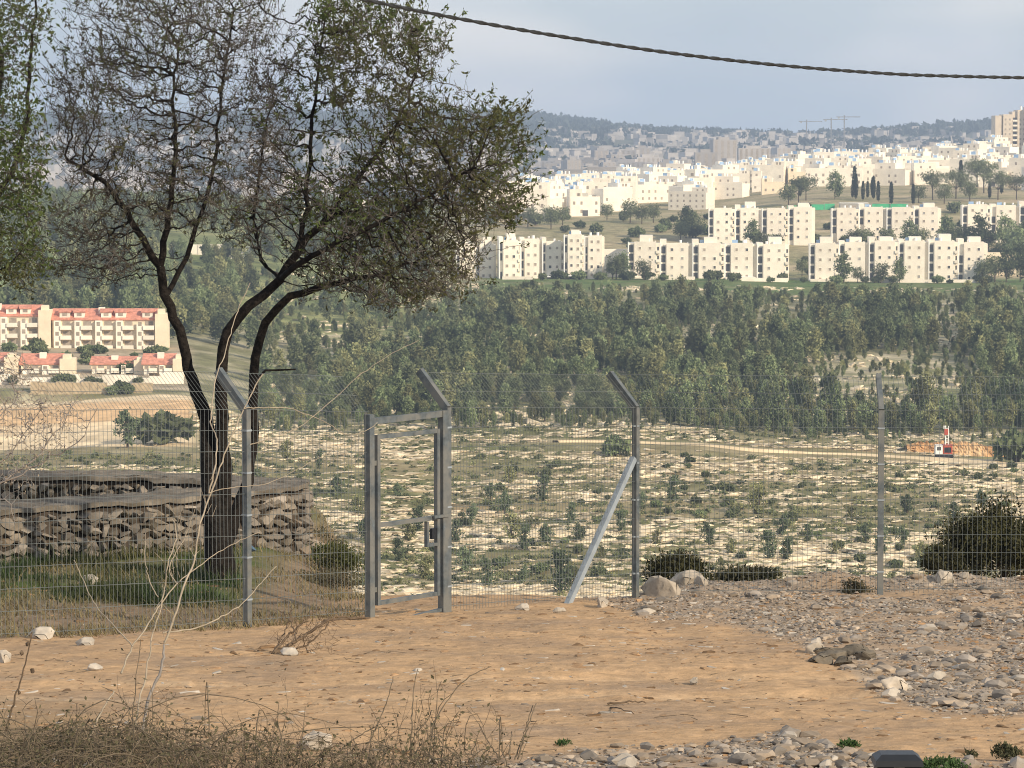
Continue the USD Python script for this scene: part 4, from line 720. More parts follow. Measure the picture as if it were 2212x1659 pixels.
# the gate: frame, leaf with a middle rail, lock box
gate = thing('gate', 'narrow galvanised steel gate standing in the wire fence', 'gate')
zl = ztop(902, tC[1]); gw = np.linalg.norm(tD - tC); at = lambda s, o=0.0: tC + LD * s + LN * o
zgc, zgd = gz(tC), gz(tD)
part(gate, 'gate_post', obox(tC, .034, .034, zgc - .4, zl + .03, LD), M['steel'])
q = at(gw - .068); part(gate, 'gate_post', obox(q, .034, .034, zgd - .4, zl - .0, LD), M['steel'])
part(gate, 'lintel', beam([*at(.036), zl - .035], [*at(gw - .032), zl - .035 + .004], .05, .058), M['steel'])
lb, lt = max(zgc, zgd) + .10, zl - .17; a0, a1 = .115, gw - .155
for s in (a0, a1): part(gate, 'leaf_stile', obox(at(s), .021, .021, lb, lt, LD), M['steel'])
for z in (lb + .02, lt - .02, lb + (lt - lb) * .47): part(gate, 'leaf_rail', beam([*at(a0 + .022), z], [*at(a1 - .022), z], .038, .038), M['steel'])
zm = lb + (lt - lb) * .47
bx = part(gate, 'lock_box', cat([obox(at(a1 - .16), .012, .02, zm - .27, zm - .03, LD), beam([*at(a1 - .148), zm - .255], [*at(a1 - .022), zm - .255], .045, .03)]), M['steel'])
part(bx, 'lock', obox(at(a1 - .06), .035, .016, zm - .20, zm - .10, LD), M['plastic'])
part(gate, 'bolt', beam([*at(a1 - .1, -.04), zm + .012], [*at(gw - .02, -.04), zm + .012], .022, .028), M['steel'])
for z in (lt - .26, lb + .15): part(gate, 'hinge', beam([*at(.036), z], [*at(a0 - .02), z], .02, .045), M['steel'])
part(gate, 'threshold', beam([*at(.42), zgd - .0], [*at(gw - .11), zgd + .035], .04, .03), M['steel'])

# ---------------------------------------------------------------- cable
pts = [PT(a, b, Y) for a, b, Y in ((640, -32, 21.5), (790, 0, 22), (880, 19, 22.3), (1000, 42, 22.7), (1200, 77, 23.4), (1500, 121, 24.4), (1800, 151, 25.4), (2000, 163, 26), (2212, 168, 26.7), (2400, 168, 27.4))]
P = smooth_line(pts, 160); ang = np.linspace(0, 190, 160); P2 = P + np.stack([np.zeros(160), np.cos(ang), np.sin(ang)], 1) * .006; P3 = P - np.stack([np.zeros(160), np.cos(ang), np.sin(ang)], 1) * .006
cb = thing('overhead_cable', 'thick twisted black cable sagging across the sky', 'cable'); part(cb, 'strand', tube(P2, .0085, 7), M['cable'], smooth=True); part(cb, 'strand', tube(P3, .0085, 7), M['cable'], smooth=True)

# ---------------------------------------------------------------- trees grown towards points spread through the crown
def grow(skel, att, step=.085, di=.75, dk=.13, iters=130, seed=1, up=.12, wob=.25):
    """skel: list of (n x 3 points) limbs, the first point of a limb after the first joins the nearest earlier node. returns nodes, parents"""
    r = np.random.default_rng(seed); N, par = [], []
    for li, l in enumerate(skel):
        for i, p in enumerate(l):
            if i == 0 and li:
                k = int(np.argmin(np.linalg.norm(np.array(N) - p, axis=1)))
                if np.linalg.norm(N[k] - p) < 1e-6: prev = k; continue
                par.append(k)
            else: par.append(-1 if not N else (len(N) - 1 if i > (1 if li else 0) or (i and True and prev is None) else prev))
            N.append(np.asarray(p, float)); prev = None if i else prev
            if li and i == 0: prev = None
        prev = None
    N = list(N); att = np.asarray(att, float); alive = np.ones(len(att), bool); nfix = len(N)
    for it in range(iters):
        T = cKDTree(np.array(N)); A = att[alive]
        if len(A) < 5: break
        d, k = T.query(A); m = d < di
        if not m.any(): di *= 1.5; continue
        v = A[m] - np.array(N)[k[m]]; v /= np.linalg.norm(v, axis=1, keepdims=True); acc = np.zeros((len(N), 3)); np.add.at(acc, k[m], v)
        idx = np.unique(k[m]); D = acc[idx]; D /= np.maximum(np.linalg.norm(D, axis=1, keepdims=True), 1e-6); D += r.normal(0, wob, D.shape) + [0, 0, up]; D /= np.linalg.norm(D, axis=1, keepdims=True)
        new = np.array(N)[idx] + D * step; dd, _ = T.query(new); ok = dd > step * .35
        if not ok.any(): 
            alive[np.where(alive)[0][d < di * .5]] = False; continue
        N += list(new[ok]); par += list(idx[ok]); ia = np.where(alive)[0]; d2, _ = cKDTree(new[ok]).query(att[ia]); alive[ia[np.minimum(d, d2) < dk]] = False
    return np.array(N), np.array(par), nfix
def radii(N, par, tip, expo=2.3):
    R = np.zeros(len(N)); kids = np.zeros(len(N), int)
    for i in range(len(N) - 1, -1, -1):
        R[i] = tip if kids[i] == 0 else R[i] ** (1 / expo)
        if par[i] >= 0: R[par[i]] += R[i] ** expo; kids[par[i]] += 1
    return R, kids
def crown_points(blobs, Y0, dY, r):
    out = []
    for cx, cy, rx, ry, n in blobs:
        a = r.normal(size=(n * 3, 3)); a /= np.linalg.norm(a, axis=1, keepdims=True); a = a[:n] * r.random((n, 1)) ** .42
        out.append(PT(cx + a[:, 0] * rx, cy + a[:, 1] * ry, Y0 + a[:, 2] * dY))
    return np.vstack(out)
def limb(pts, Y, n, wob=.012, rng=RNG):
    P = np.array([PT(p[0], p[1], Y + (p[2] if len(p) > 2 else 0)) for p in pts]); return smooth_line(P, n, wob, rng)
def chain(limbs):
    """nodes and parents of limbs that fork from each other; joins each limb's first point to the nearest node"""
    N, par = [], []
    for li, l in enumerate(limbs):
        prev = -1
        if li: prev = int(np.argmin(np.linalg.norm(np.array(N) - l[0], axis=1))); l = l[1:]
        for p in l: N.append(np.asarray(p)); par.append(prev); prev = len(N) - 1
    return N, par
def grow2(limbs, att, **kw):
    N, par = chain(limbs); base = len(N); r = np.random.default_rng(kw.get('seed', 1)); step, di, dk, up, wob = kw.get('step', .085), kw.get('di', .8), kw.get('dk', .14), kw.get('up', .1), kw.get('wob', .25)
    alive = np.ones(len(att), bool)
    for it in range(kw.get('iters', 120)):
        NA = np.array(N); T = cKDTree(NA); ia = np.where(alive)[0]
        if len(ia) < 4: break
        d, k = T.query(att[ia]); m = d < di
        if not m.any(): di *= 1.4; continue
        v = att[ia][m] - NA[k[m]]; v /= np.linalg.norm(v, axis=1, keepdims=True); acc = np.zeros((len(N), 3)); np.add.at(acc, k[m], v); idx = np.unique(k[m])
        D = acc[idx]; D /= np.maximum(np.linalg.norm(D, axis=1, keepdims=True), 1e-6); D += r.normal(0, wob, D.shape) + [0, 0, up]; D /= np.linalg.norm(D, axis=1, keepdims=True)
        new = NA[idx] + D * step; dd, _ = T.query(new); ok = dd > step * .4
        if not ok.any(): alive[ia[m]] &= r.random(m.sum()) > .5; continue
        N += list(new[ok]); par += list(idx[ok]); d2, _ = cKDTree(new[ok]).query(att[ia]); alive[ia[np.minimum(d, d2) < dk]] = False
    return np.array(N), np.array(par), base
def almond():
    Y0 = 36.0; r = np.random.default_rng(91)
    A = limb([(478, 1275), (474, 1200), (466, 1120), (458, 1040), (452, 960), (438, 880), (412, 810), (398, 750), (378, 690), (358, 630), (346, 575)], Y0, 26)
    B = limb([(474, 1200), (482, 1100), (484, 1000), (480, 900, -.15), (478, 810, -.25), (484, 745, -.3), (510, 692, -.3), (556, 650, -.3), (604, 605, -.3), (640, 545, -.4), (690, 490, -.5), (752, 455, -.6)], Y0 - .02, 24)
    C = limb([(486, 1180), (520, 1090, .2), (540, 1005, .3), (548, 930, .35), (549, 830, .4), (556, 745, .4), (584, 685, .4), (628, 640, .4), (690, 622, .5), (760, 600, .6), (840, 590, .7)], Y0 + .02, 22)
    D = limb([(346, 575), (318, 528), (280, 470), (240, 410), (195, 370), (150, 348)], Y0, 14)
    E = limb([(346, 575), (356, 515), (364, 460), (372, 400), (380, 320), (372, 220), (388, 110)], Y0, 18)
    G = limb([(358, 640), (400, 560, .3), (430, 480, .5), (455, 380, .6), (470, 280, .6), (482, 170, .5), (500, 60, .4)], Y0, 18)
    H = limb([(640, 545, -.4), (660, 450, -.2), (668, 360, 0), (676, 260, .1), (690, 150, .1), (700, 40, 0)], Y0, 16)
    I = limb([(604, 605, -.3), (660, 560, -.8), (740, 520, -1.0), (840, 470, -1.1), (930, 420, -1.0), (1010, 370, -.9)], Y0, 18)
    J = limb([(690, 490, -.5), (760, 400, -.3), (830, 310, 0), (880, 220, .2), (905, 130, .2)], Y0, 16)
    K = limb([(549, 830, .4), (580, 800, .6), (640, 798, .7)], Y0, 6)
    K2 = limb([(548, 470, .6), (560, 380, .6), (575, 290, .5), (590, 200, .4)], Y0, 10)
    L = limb([(604, 605, -.3), (570, 560, .1), (548, 470, .6)], Y0, 8)
    limbs = [A, B, C, D, E, G, H, I, J, K, L, K2]
    left = crown_points([(215, 240, 130, 190, 760), (370, 160, 190, 240, 1150), (560, 240, 110, 230, 800), (330, 400, 210, 110, 800), (520, 430, 120, 110, 420), (200, 560, 120, 70, 110), (380, 20, 260, 130, 400), (600, 330, 60, 180, 150)], Y0, 1.5, r)
    right = crown_points([(730, 120, 70, 180, 260), (800, 70, 140, 100, 220), (880, 90, 110, 60, 130), (850, 260, 150, 170, 560), (960, 300, 110, 90, 320), (1040, 290, 70, 80, 130), (1110, 300, 55, 60, 60), (1000, 400, 140, 70, 620), (800, 440, 200, 110, 1000), (900, 540, 165, 110, 950), (760, 560, 120, 90, 520), (850, 640, 110, 45, 260), (960, 600, 80, 60, 200), (200, 480, 110, 60, 200), (240, 560, 80, 60, 160), (1050, 460, 90, 50, 150)], Y0 - .2, 1.5, r)
    att = np.vstack([left, right]); N, par, base = grow2(limbs, att, seed=4, step=.07, di=.9, dk=.095, up=.10, wob=.3, iters=140)
    R, kids = radii(N, par, .0028, 2.35)
    t = thing('almond_tree', 'dark forked almond tree just budding into leaf behind the fence', 'tree')
    ra = np.interp(np.linspace(0, 1, len(A)), [0, .12, .3, .5, .7, 1], [.18, .15, .115, .074, .054, .044]); rb = np.interp(np.linspace(0, 1, len(B)), [0, .1, .4, .6, 1], [.115, .09, .064, .055, .03]); rc = np.interp(np.linspace(0, 1, len(C)), [0, .4, .7, 1], [.07, .052, .042, .019])
    part(t, 'trunk', cat([tube(A + r.normal(0, .006, A.shape), ra, 10)]), M['almond_bark'], smooth=True)
    tp = lambda l, a, b: tube(l, np.linspace(a, b, len(l)), 7)
    part(t, 'limb', tube(B, rb, 9), M['almond_bark'], smooth=True); part(t, 'limb', tube(C, rc, 9), M['almond_bark'], smooth=True)
    for l, a, b in ((D, .042, .016), (E, .038, .010), (G, .030, .010), (H, .030, .009), (I, .034, .012), (J, .030, .009), (K, .016, .008), (L, .016, .01), (K2, .018, .007)): part(t, 'limb', tp(l, a, b), M['almond_bark'], smooth=True)
    i = np.arange(base, len(N)); p = par[i]; rr = np.minimum(R[i], .02); rp = np.minimum(np.maximum(rr, np.minimum(R[p], .022)), .022); thick = rr > .0052
    part(t, 'branches', segs(N[p[thick]], N[i[thick]], rp[thick], rr[thick], 5), M['almond_bark'], kind='stuff')
    th = ~thick; part(t, 'twigs', segs(N[p[th]], N[i[th]], rp[th], rr[th], 4), M['twig'], kind='stuff')
    tips = i[kids[i] == 0]; qx0, qy0 = PIX(N[tips]); cxy = np.where(qx0 < 640, 380, 860); outw = np.stack([(qx0 - cxy) / 250, 0 * qx0, (430 - qy0) / 300], 1); far_out = np.linalg.norm(outw, axis=1) > .85; tp_ = tips[far_out][r.random(far_out.sum()) < .55]; sh_a, sh_b = [], []
    for q in tp_:
        x_, y_ = PIX(N[q]); d = np.array([(x_ - (380 if x_ < 640 else 800)) / 260, r.normal(0, .3), (520 - y_) / 330 + .25]); d = d / np.linalg.norm(d) + r.normal(0, .18, 3); p_ = N[q]
        for _ in range(int(r.integers(3, 8))): d2 = d + r.normal(0, .15, 3) + [0, 0, .06]; d2 /= np.linalg.norm(d2); sh_a.append(p_); p_ = p_ + d2 * .062; sh_b.append(p_)
    sh_a, sh_b = np.array(sh_a), np.array(sh_b); part(t, 'shoots', segs(sh_a, sh_b, .0024, .0020, 4), M['twig'], kind='stuff')
    thin = i[rr < .0075]; base_pt = np.repeat(N[thin], 2, 0); d = r.normal(0, 1, base_pt.shape) + [0, 0, .45]; d /= np.linalg.norm(d, axis=1, keepdims=True); keep = r.random(len(base_pt)) < .85; base_pt, d = base_pt[keep], d[keep]; ln = r.uniform(.06, .20, len(d))[:, None]; ends = base_pt + d * ln
    part(t, 'fine_twigs', segs(base_pt, ends, .0020, .0012, 3), M['twig'], kind='stuff')
    # leaves: green to the right and on top, withered and sparse on the left
    sites = np.vstack([N[thin], ends, sh_b, sh_b]); qx, qy = PIX(sites); g = fbm(sites[:, 0], sites[:, 2], .5, 71) + .5
    green = np.clip(sm(560, 700, qx) * (1 - .7 * sm(450, 590, qy)) + .30 * (g > .5), 0, 1); dens = np.where(qx < 640, .42, np.interp(qx, [640, 1000, 1150], [.95, 1.05, 1.3]) * (1 - .35 * sm(430, 560, qy)))
    rep = r.poisson(dens * .55) * r.integers(2, 5, len(dens)); S = np.repeat(sites, rep, 0) + r.normal(0, .011, (rep.sum(), 3)); gg = np.repeat(green, rep); isg = r.random(len(S)) < gg
    part(t, 'green_leaves', leaves(S[isg], .047, r, .40, out=(0, 0, .35)), M['leaf_green'], kind='stuff'); part(t, 'withered_leaves', leaves(S[~isg], .036, r, .5), M['leaf_brown'], kind='stuff')
almond()
def side_tree():
    Y0 = 34.5; r = np.random.default_rng(95)
    A = limb([(-190, 1300), (-175, 1100), (-150, 900), (-120, 720), (-70, 560), (-30, 420), (-10, 280), (0, 120)], Y0, 26); B = limb([(-120, 720), (-60, 640), (-10, 590), (40, 560)], Y0, 10); C = limb([(-70, 560), (-10, 430), (40, 330), (60, 220), (70, 100), (75, 0)], Y0, 18)
    att = crown_points([(-20, 120, 110, 190, 800), (30, 330, 80, 150, 800), (-40, 480, 110, 150, 700), (40, 560, 80, 80, 420), (20, 40, 100, 120, 400), (50, 430, 60, 90, 300)], Y0, 1.1, r)
    N, par, base = grow2([A, B, C], att, seed=8, step=.075, di=.9, dk=.105, up=.14, iters=120); R, kids = radii(N, par, .0021, 2.25); t = thing('almond_tree', 'greener leafy tree cut off by the left edge of the picture', 'tree')
    part(t, 'trunk', tube(A, np.linspace(.13, .025, len(A)), 9), M['almond_bark'], smooth=True)
    for l in (B, C): part(t, 'limb', tube(l, np.linspace(.035, .01, len(l)), 7), M['almond_bark'], smooth=True)
    i = np.arange(base, len(N)); p = par[i]; rr = np.minimum(R[i], .02); rp = np.minimum(np.maximum(rr, np.minimum(R[p], .022)), .022)
    part(t, 'branches', segs(N[p], N[i], rp, rr, 4), M['twig'], kind='stuff'); thin = i[rr < .006]; S0 = N[thin]; S = np.repeat(S0, 5, 0); S = S + r.normal(0, .05, S.shape); qy = PIX(S)[1]; keep = r.random(len(S)) < np.interp(qy, [0, 400, 650], [.85, .95, .9]); S = S[keep]; b = r.random(len(S)) < .3
    part(t, 'green_leaves', leaves(S[~b], .056, r, .42, out=(0, 0, .35)), M['leaf_green'], kind='stuff'); part(t, 'withered_leaves', leaves(S[b], .036, r, .5), M['leaf_brown'], kind='stuff')
side_tree()

# ---------------------------------------------------------------- dry stone wall
def stone_wall():
    near = [PT(a, 1100, Y)[:2] for a, Y in ((-160, 37.5), (0, 38.2), (240, 38.9), (480, 39.9), (585, 40.6))]; back = [PT(a, 1050, Y)[:2] for a, Y in ((585, 40.9), (480, 41.4), (300, 41.8), (0, 42.0), (-160, 42.0))]
    shape = LineString(near).buffer(.46, 12).union(LineString([near[-1], back[0]]).buffer(.48, 12)).union(LineString(back).buffer(.42, 12)); shape = shape.simplify(.01)
    t = thing('stone_wall', 'low dry stone wall with a flat capping and rounded end, behind the fence', 'wall'); zt = float(PT(0, 1098, 37.9)[2]); r = np.random.default_rng(44)
    core = trimesh.creation.extrude_polygon(shape.buffer(-.10), 1.3, engine='earcut'); core.apply_translation((0, 0, zt - 1.36)); part(t, 'core', core, M['wall_core'])
    cap = trimesh.creation.extrude_polygon(shape.buffer(-.04), .05, engine='earcut'); cap.apply_translation((0, 0, zt - .05)); cap = cap.subdivide_to_size(.12); vv = cap.vertices.copy(); vv[:, 2] += (meshkit.fbm(vv * 5, 3, 3) - .5) * .09; vv[:, :2] += (np.stack([meshkit.noise(vv * 5, 5), meshkit.noise(vv * 5, 6)], 1) - .5) * .15; part(t, 'capping', trimesh.Trimesh(vv, cap.faces, process=False), M['wall_cap'], smooth=40)
    kinds = [rock(900 + i, 1, .85, .3) for i in range(14)]; ring = shape.exterior; Lr = ring.length; n = 0; s = 0.0; mats = [M['wall_stone'], M['wall_stone'], M['rock_grey'], M['rock_dark'], M['rock']]
    while s < Lr:
        p = np.array(ring.interpolate(s).coords[0]); q = np.array(ring.interpolate(s + .02).coords[0]); d = (q - p) / np.linalg.norm(q - p); c = np.array(shape.centroid.coords[0]); nn = np.array([d[1], -d[0]])
        from_cam = nn @ (-p)                                       # only faces that can be seen from the front get separate stones
        if abs(p[0]) < 6.6:
            zg = gz(p) - .12; z = zg; w0 = r.uniform(.08, .17)
            sign = 1 if shape.contains(__import__('shapely').geometry.Point(*(p - nn * .05))) else -1
            while z < zt - .10:
                h = r.choice([.055, .09, .13]) * r.uniform(.85, 1.2); w = w0 * r.uniform(.85, 1.35)
                if nn[1] * sign < .35:
                    m = kinds[int(r.integers(14))].copy(); m.apply_scale((w * .56, .11, h * .66)); m.apply_transform(trimesh.transformations.rotation_matrix(r.uniform(-.5, .5), (0, 1, 0))); m.apply_transform(trimesh.transformations.rotation_matrix(math.atan2(d[1], d[0]), (0, 0, 1)))
                    m.apply_translation((p[0] - nn[0] * sign * .085 + r.normal(0, .02), p[1] - nn[1] * sign * .085 + r.normal(0, .02), min(z + h / 2, zt - .1 - h * .3))); part(t, 'stone', m, mats[int(r.choice(5, p=[.42, .22, .26, .08, .02]))]); n += 1
                z += h * .92
        s += r.uniform(.09, .155)
    print('wall stones', n)
stone_wall()
r = np.random.default_rng(46)
for a, b, s, mt, lab in ((678, 1190, .13, 'rock', 'boulder lying off the rounded end of the stone wall'), (196, 1262, .10, 'rock_white', 'pale stone in the grass in front of the stone wall')):
    p = hit(a, b); m = rock(int(a), 2, .75); m.apply_scale(s); m.apply_translation(p + [0, 0, s * .3]); solo('loose_stone', m, M[mt], lab, 'stone')
# grass in front of the wall, dry litter under the tree
def blades(P, h, lean, w, r):
    n = len(P); a = r.uniform(0, 2 * np.pi, n); d = np.stack([np.cos(a), np.sin(a), 0 * a], 1); hh = (np.broadcast_to(h, n) * r.uniform(.5, 1.3, n))[:, None]; s = np.stack([-d[:, 1], d[:, 0], 0 * a], 1) * w
    V = np.stack([P - s, P + s, P + d * hh * lean * .4 + [0, 0, .6] * hh - s * .6, P + d * hh * lean * .4 + [0, 0, .6] * hh + s * .6, P + d * hh * lean + [0, 0, 1] * hh], 1).reshape(-1, 3)
    Fc = (np.array([[0, 1, 3], [0, 3, 2], [2, 3, 4]])[None] + (np.arange(n) * 5)[:, None, None]).reshape(-1, 3); return trimesh.Trimesh(V, Fc, process=False)
n = 60000; Y = r.uniform(32.3, 38.4, n); px = r.uniform(-140, 620, n); P = on_ground(px, Y); d = fbm(P[:, 0], Y, .8, 55); ok = (r.random(n) < np.clip(.3 + d * 3.2, .0, .8) * sm(33.0, 34.2, Y + d * 1.5) * sm(560, 400, px + d * 200)) & ((P[:, 1] - 28.7) > (P[:, 0] + 4.19) * 1.31 + .35); P = P[ok]
solo('grass', blades(P, np.where(r.random(len(P)) < .2, .17, .09) * np.clip(1 + fbm(P[:, 0], P[:, 1], .5, 57) * 2.5, .25, 2), .7, .006, r), M['grass'], 'green grass in front of the stone wall', 'grass', kind='stuff')
n = 34000; Y = r.uniform(29, 49, n); px = r.uniform(-100, 800, n); P = on_ground(px, Y); d = fbm(P[:, 0], Y, .6, 56); ok = (r.random(n) < np.clip(.3 + d * 2.4, 0, .9)) & ((P[:, 1] - 28.7) > (P[:, 0] + 4.19) * 1.31 - .3); P = P[ok]
solo('dry_litter', blades(P, .07, 1.3, .006, r), M['dry_grass'], 'dry stalks and litter on the ground under the almond tree', 'dry grass', kind='stuff')

# ---------------------------------------------------------------- bushes behind the fence
def leafy(label, name, cat_, centre, rad, n, seed, mt, size, stems=14, stem_m='dark_stem', holes=.45):
    r = np.random.default_rng(seed); c = np.asarray(centre, float); rad = np.asarray(rad, float); t = thing(name, label, cat_, (0, 0, 0)); k = 60; a = r.normal(size=(k, 3)); a /= np.linalg.norm(a, axis=1, keepdims=True); a[:, 2] = np.abs(a[:, 2]) * 1.15 - .15; cl = c + a * rad * r.uniform(.45, 1.0, (k, 1))
    S = cl[r.integers(0, k, n)] + r.normal(0, .17, (n, 3)) * rad; part(t, 'stems', cat([tube(smooth_line([c - [0, 0, rad[2] * .6], (c + q) / 2 + r.normal(0, .05, 3), q], 8), np.linspace(.02, .006, 8) * rad[2], 4) for q in cl[:stems]]), M[stem_m], kind='stuff'); part(t, 'foliage', leaves(S, size, r, .45, out=(0, 0, .5)), M[mt], kind='stuff')
leafy('big dark bush behind the fence at the right edge of the picture', 'bush', 'bush', PT(2170, 1205, 41.5), (.72, .7, .60), 15000, 61, 'bush', .055)
leafy('low dark bush left of the big one, behind the right fence bay', 'bush', 'bush', PT(2035, 1225, 41.0), (.22, .3, .22), 3600, 62, 'bush', .05)
leafy('dark low bush behind the pale boulders right of the braced post', 'bush', 'bush', PT(1462, 1242, 39.4), (.36, .3, .22), 5200, 63, 'bush', .045)
leafy('dull low shrub along the edge of the rubble', 'bush', 'bush', PT(1610, 1252, 39.6), (.42, .25, .12), 2600, 64, 'leaf_brown', .05)
leafy('brown dry bush at the foot of the right fence post', 'dry_bush', 'bush', PT(1852, 1285, 36.3), (.17, .15, .15), 1300, 65, 'bramble_leaf', .03)
leafy('small green shrub beside the rounded end of the stone wall', 'bush', 'bush', PT(735, 1225, 39.5), (.28, .3, .22), 1900, 66, 'leaf_green', .04)
leafy('yellow green weeds on the bank right of the wall end', 'weed', 'weed', PT(712, 1205, 40.6), (.34, .3, .16), 1700, 68, 'leaf_green', .035)
leafy('dull dry bush hanging over the bank behind the wall end', 'dry_bush', 'bush', PT(672, 1195, 44.5), (.45, .5, .28), 2600, 69, 'bramble_leaf', .045)
leafy('reddish brown dry scrub between the wall end and the gate', 'dry_bush', 'bush', PT(700, 1262, 38.0), (.5, .4, .16), 2600, 67, 'bramble_leaf', .03)

# ---------------------------------------------------------------- dry plants in front of the fence
shrub = thing('dry_shrub', 'tall dead shrub with long pale bare stems in front of the left fence bay', 'shrub')
Z = lambda l, Y, y1=None: [PT(a, b, Y + ((y1 or Y) - Y) * i / (len(l) - 1)) for i, (a, b) in enumerate(l)]
def stem(l, Y, y1, r0, r1, mt, n=46, parent=shrub):
    P = smooth_line(Z(l, Y, y1), n, .0022); part(parent, 'stem', tube(P, np.linspace(r0, r1, n) * (1 + RNG.normal(0, .08, n)), 6), M[mt], smooth=True)
stem([(282, 1672), (308, 1576), (322, 1507), (349, 1442), (355, 1390)], 18.6, 18.8, .0095, .0065, 'grey_stem', 30)
stem([(355, 1390), (387, 1303), (400, 1258), (419, 1213), (432, 1129), (445, 1094), (461, 1052), (477, 1003), (509, 923), (527, 883), (567, 807)], 18.8, 19.6, .0065, .003, 'dry_stem')
stem([(451, 1065), (469, 949), (455, 912), (464, 829), (484, 767), (506, 694), (540, 612)], 19.1, 19.8, .0045, .002, 'dry_stem')
stem([(172, 1672), (207, 1562), (232, 1515), (247, 1494)], 18.2, 18.4, .0055, .004, 'dry_stem', 24)
stem([(272, 1672), (295, 1557), (303, 1507), (311, 1475), (322, 1420), (331, 1366), (346, 1320), (357, 1262), (365, 1207), (381, 1162), (372, 1120)], 18.4, 19.2, .0055, .0025, 'dry_stem')
stem([(262, 1455), (284, 1401), (319, 1352), (341, 1314), (382, 1262), (410, 1237), (470, 1195), (561, 1149)], 18.5, 19.4, .005, .002, 'dry_stem')
stem([(352, 1367), (409, 1360), (477, 1333), (524, 1303), (562, 1262), (596, 1224)], 18.8, 19.6, .0045, .002, 'dry_stem', 36)
stem([(286, 1396), (240, 1346), (207, 1308), (185, 1267), (161, 1210)], 18.6, 19.2, .004, .002, 'dry_stem', 30)
stem([(342, 1290), (320, 1247), (313, 1194), (315, 1150)], 18.8, 19.0, .003, .0014, 'dry_stem', 20)
stem([(382, 1262), (366, 1225), (395, 1170), (420, 1100)], 18.9, 19.2, .003, .0014, 'dry_stem', 20)
stem([(527, 883), (600, 880), (690, 905), (760, 940), (815, 912)], 19.5, 20.2, .0028, .0016, 'dry_stem', 30)
stem([(540, 960), (640, 925), (700, 880), (790, 800), (905, 735)], 19.5, 20.5, .0026, .0014, 'dry_stem', 30)
stem([(451, 1065), (490, 1055), (560, 1048), (650, 1010), (740, 960)], 19.2, 20.0, .0026, .0014, 'dry_stem', 30)
rr = np.random.default_rng(70); pts = []
for k in range(60):
    a, b, y = [(385, 1170, 18.9), (372, 1250, 18.8), (420, 1150, 19), (440, 1100, 19.1), (350, 1330, 18.7)][k % 5]; p = PT(a + rr.normal(0, 14), b + rr.normal(0, 40), y); pts.append((p, p + rr.normal(0, .03, 3) + [0, 0, .04]))
part(shrub, 'twiglets', segs([p[0] for p in pts], [p[1] for p in pts], .0016, .0008, 3), M['dry_stem'], kind='stuff')
st = thing('dry_stalk', 'dark dry seed stalk standing at the left edge over the brambles', 'plant'); P = smooth_line(Z([(12, 1580), (25, 1535), (42, 1475), (55, 1431), (64, 1395), (70, 1366)], 18.6), 26, .002); part(st, 'stem', tube(P, np.linspace(.006, .003, 26), 6), M['dark_stem'])
for i, (a, b) in enumerate(((66, 1372), (60, 1390), (70, 1450), (42, 1496), (47, 1410))): m = rock(300 + i, 1, 1.3); m.apply_scale(.013); m.apply_translation(PT(a, b, 18.6)); part(st, 'seed_head', m, M['dark_stem'])

def bare_shrub():
    Y0 = 25.5; r = np.random.default_rng(98)
    limbs = [limb([(-110, 1180), (-40, 1080), (10, 1040), (60, 1000), (110, 950), (150, 890), (186, 840)], Y0, 20), limb([(-110, 1180), (-60, 1020), (-10, 930), (30, 860), (60, 800)], Y0, 18), limb([(10, 1040), (70, 1010), (130, 975), (185, 935), (206, 860)], Y0, 14), limb([(-40, 1080), (20, 1085), (35, 1130)], Y0, 6), limb([(-60, 1020), (0, 1000), (60, 930), (90, 870)], Y0, 12)]
    att = crown_points([(30, 880, 90, 100, 700), (90, 920, 80, 90, 500), (20, 800, 60, 50, 200), (140, 900, 55, 60, 220), (30, 1010, 70, 60, 220)], Y0, .5, r); N, par, base = grow2(limbs, att, seed=12, step=.05, di=.5, dk=.055, up=.1, iters=70); R, k = radii(N, par, .0014, 2.2)
    t = thing('bare_shrub', 'leafless grey twiggy shrub reaching in from the left edge', 'shrub')
    for l, a in zip(limbs, (.010, .009, .007, .005, .005)): part(t, 'branch', tube(l, np.linspace(a, .002, len(l)), 6), M['grey_stem'], smooth=True)
    i = np.arange(base, len(N)); p = par[i]; part(t, 'twigs', segs(N[p], N[i], np.minimum(R[p], .006), np.minimum(R[i], .006), 4), M['grey_stem'], kind='stuff')
    q = i[k[i] == 0]; part(t, 'buds', leaves(np.repeat(N[q], 3, 0), .014, r, .8), M['dry_stem'], kind='stuff')
bare_shrub()
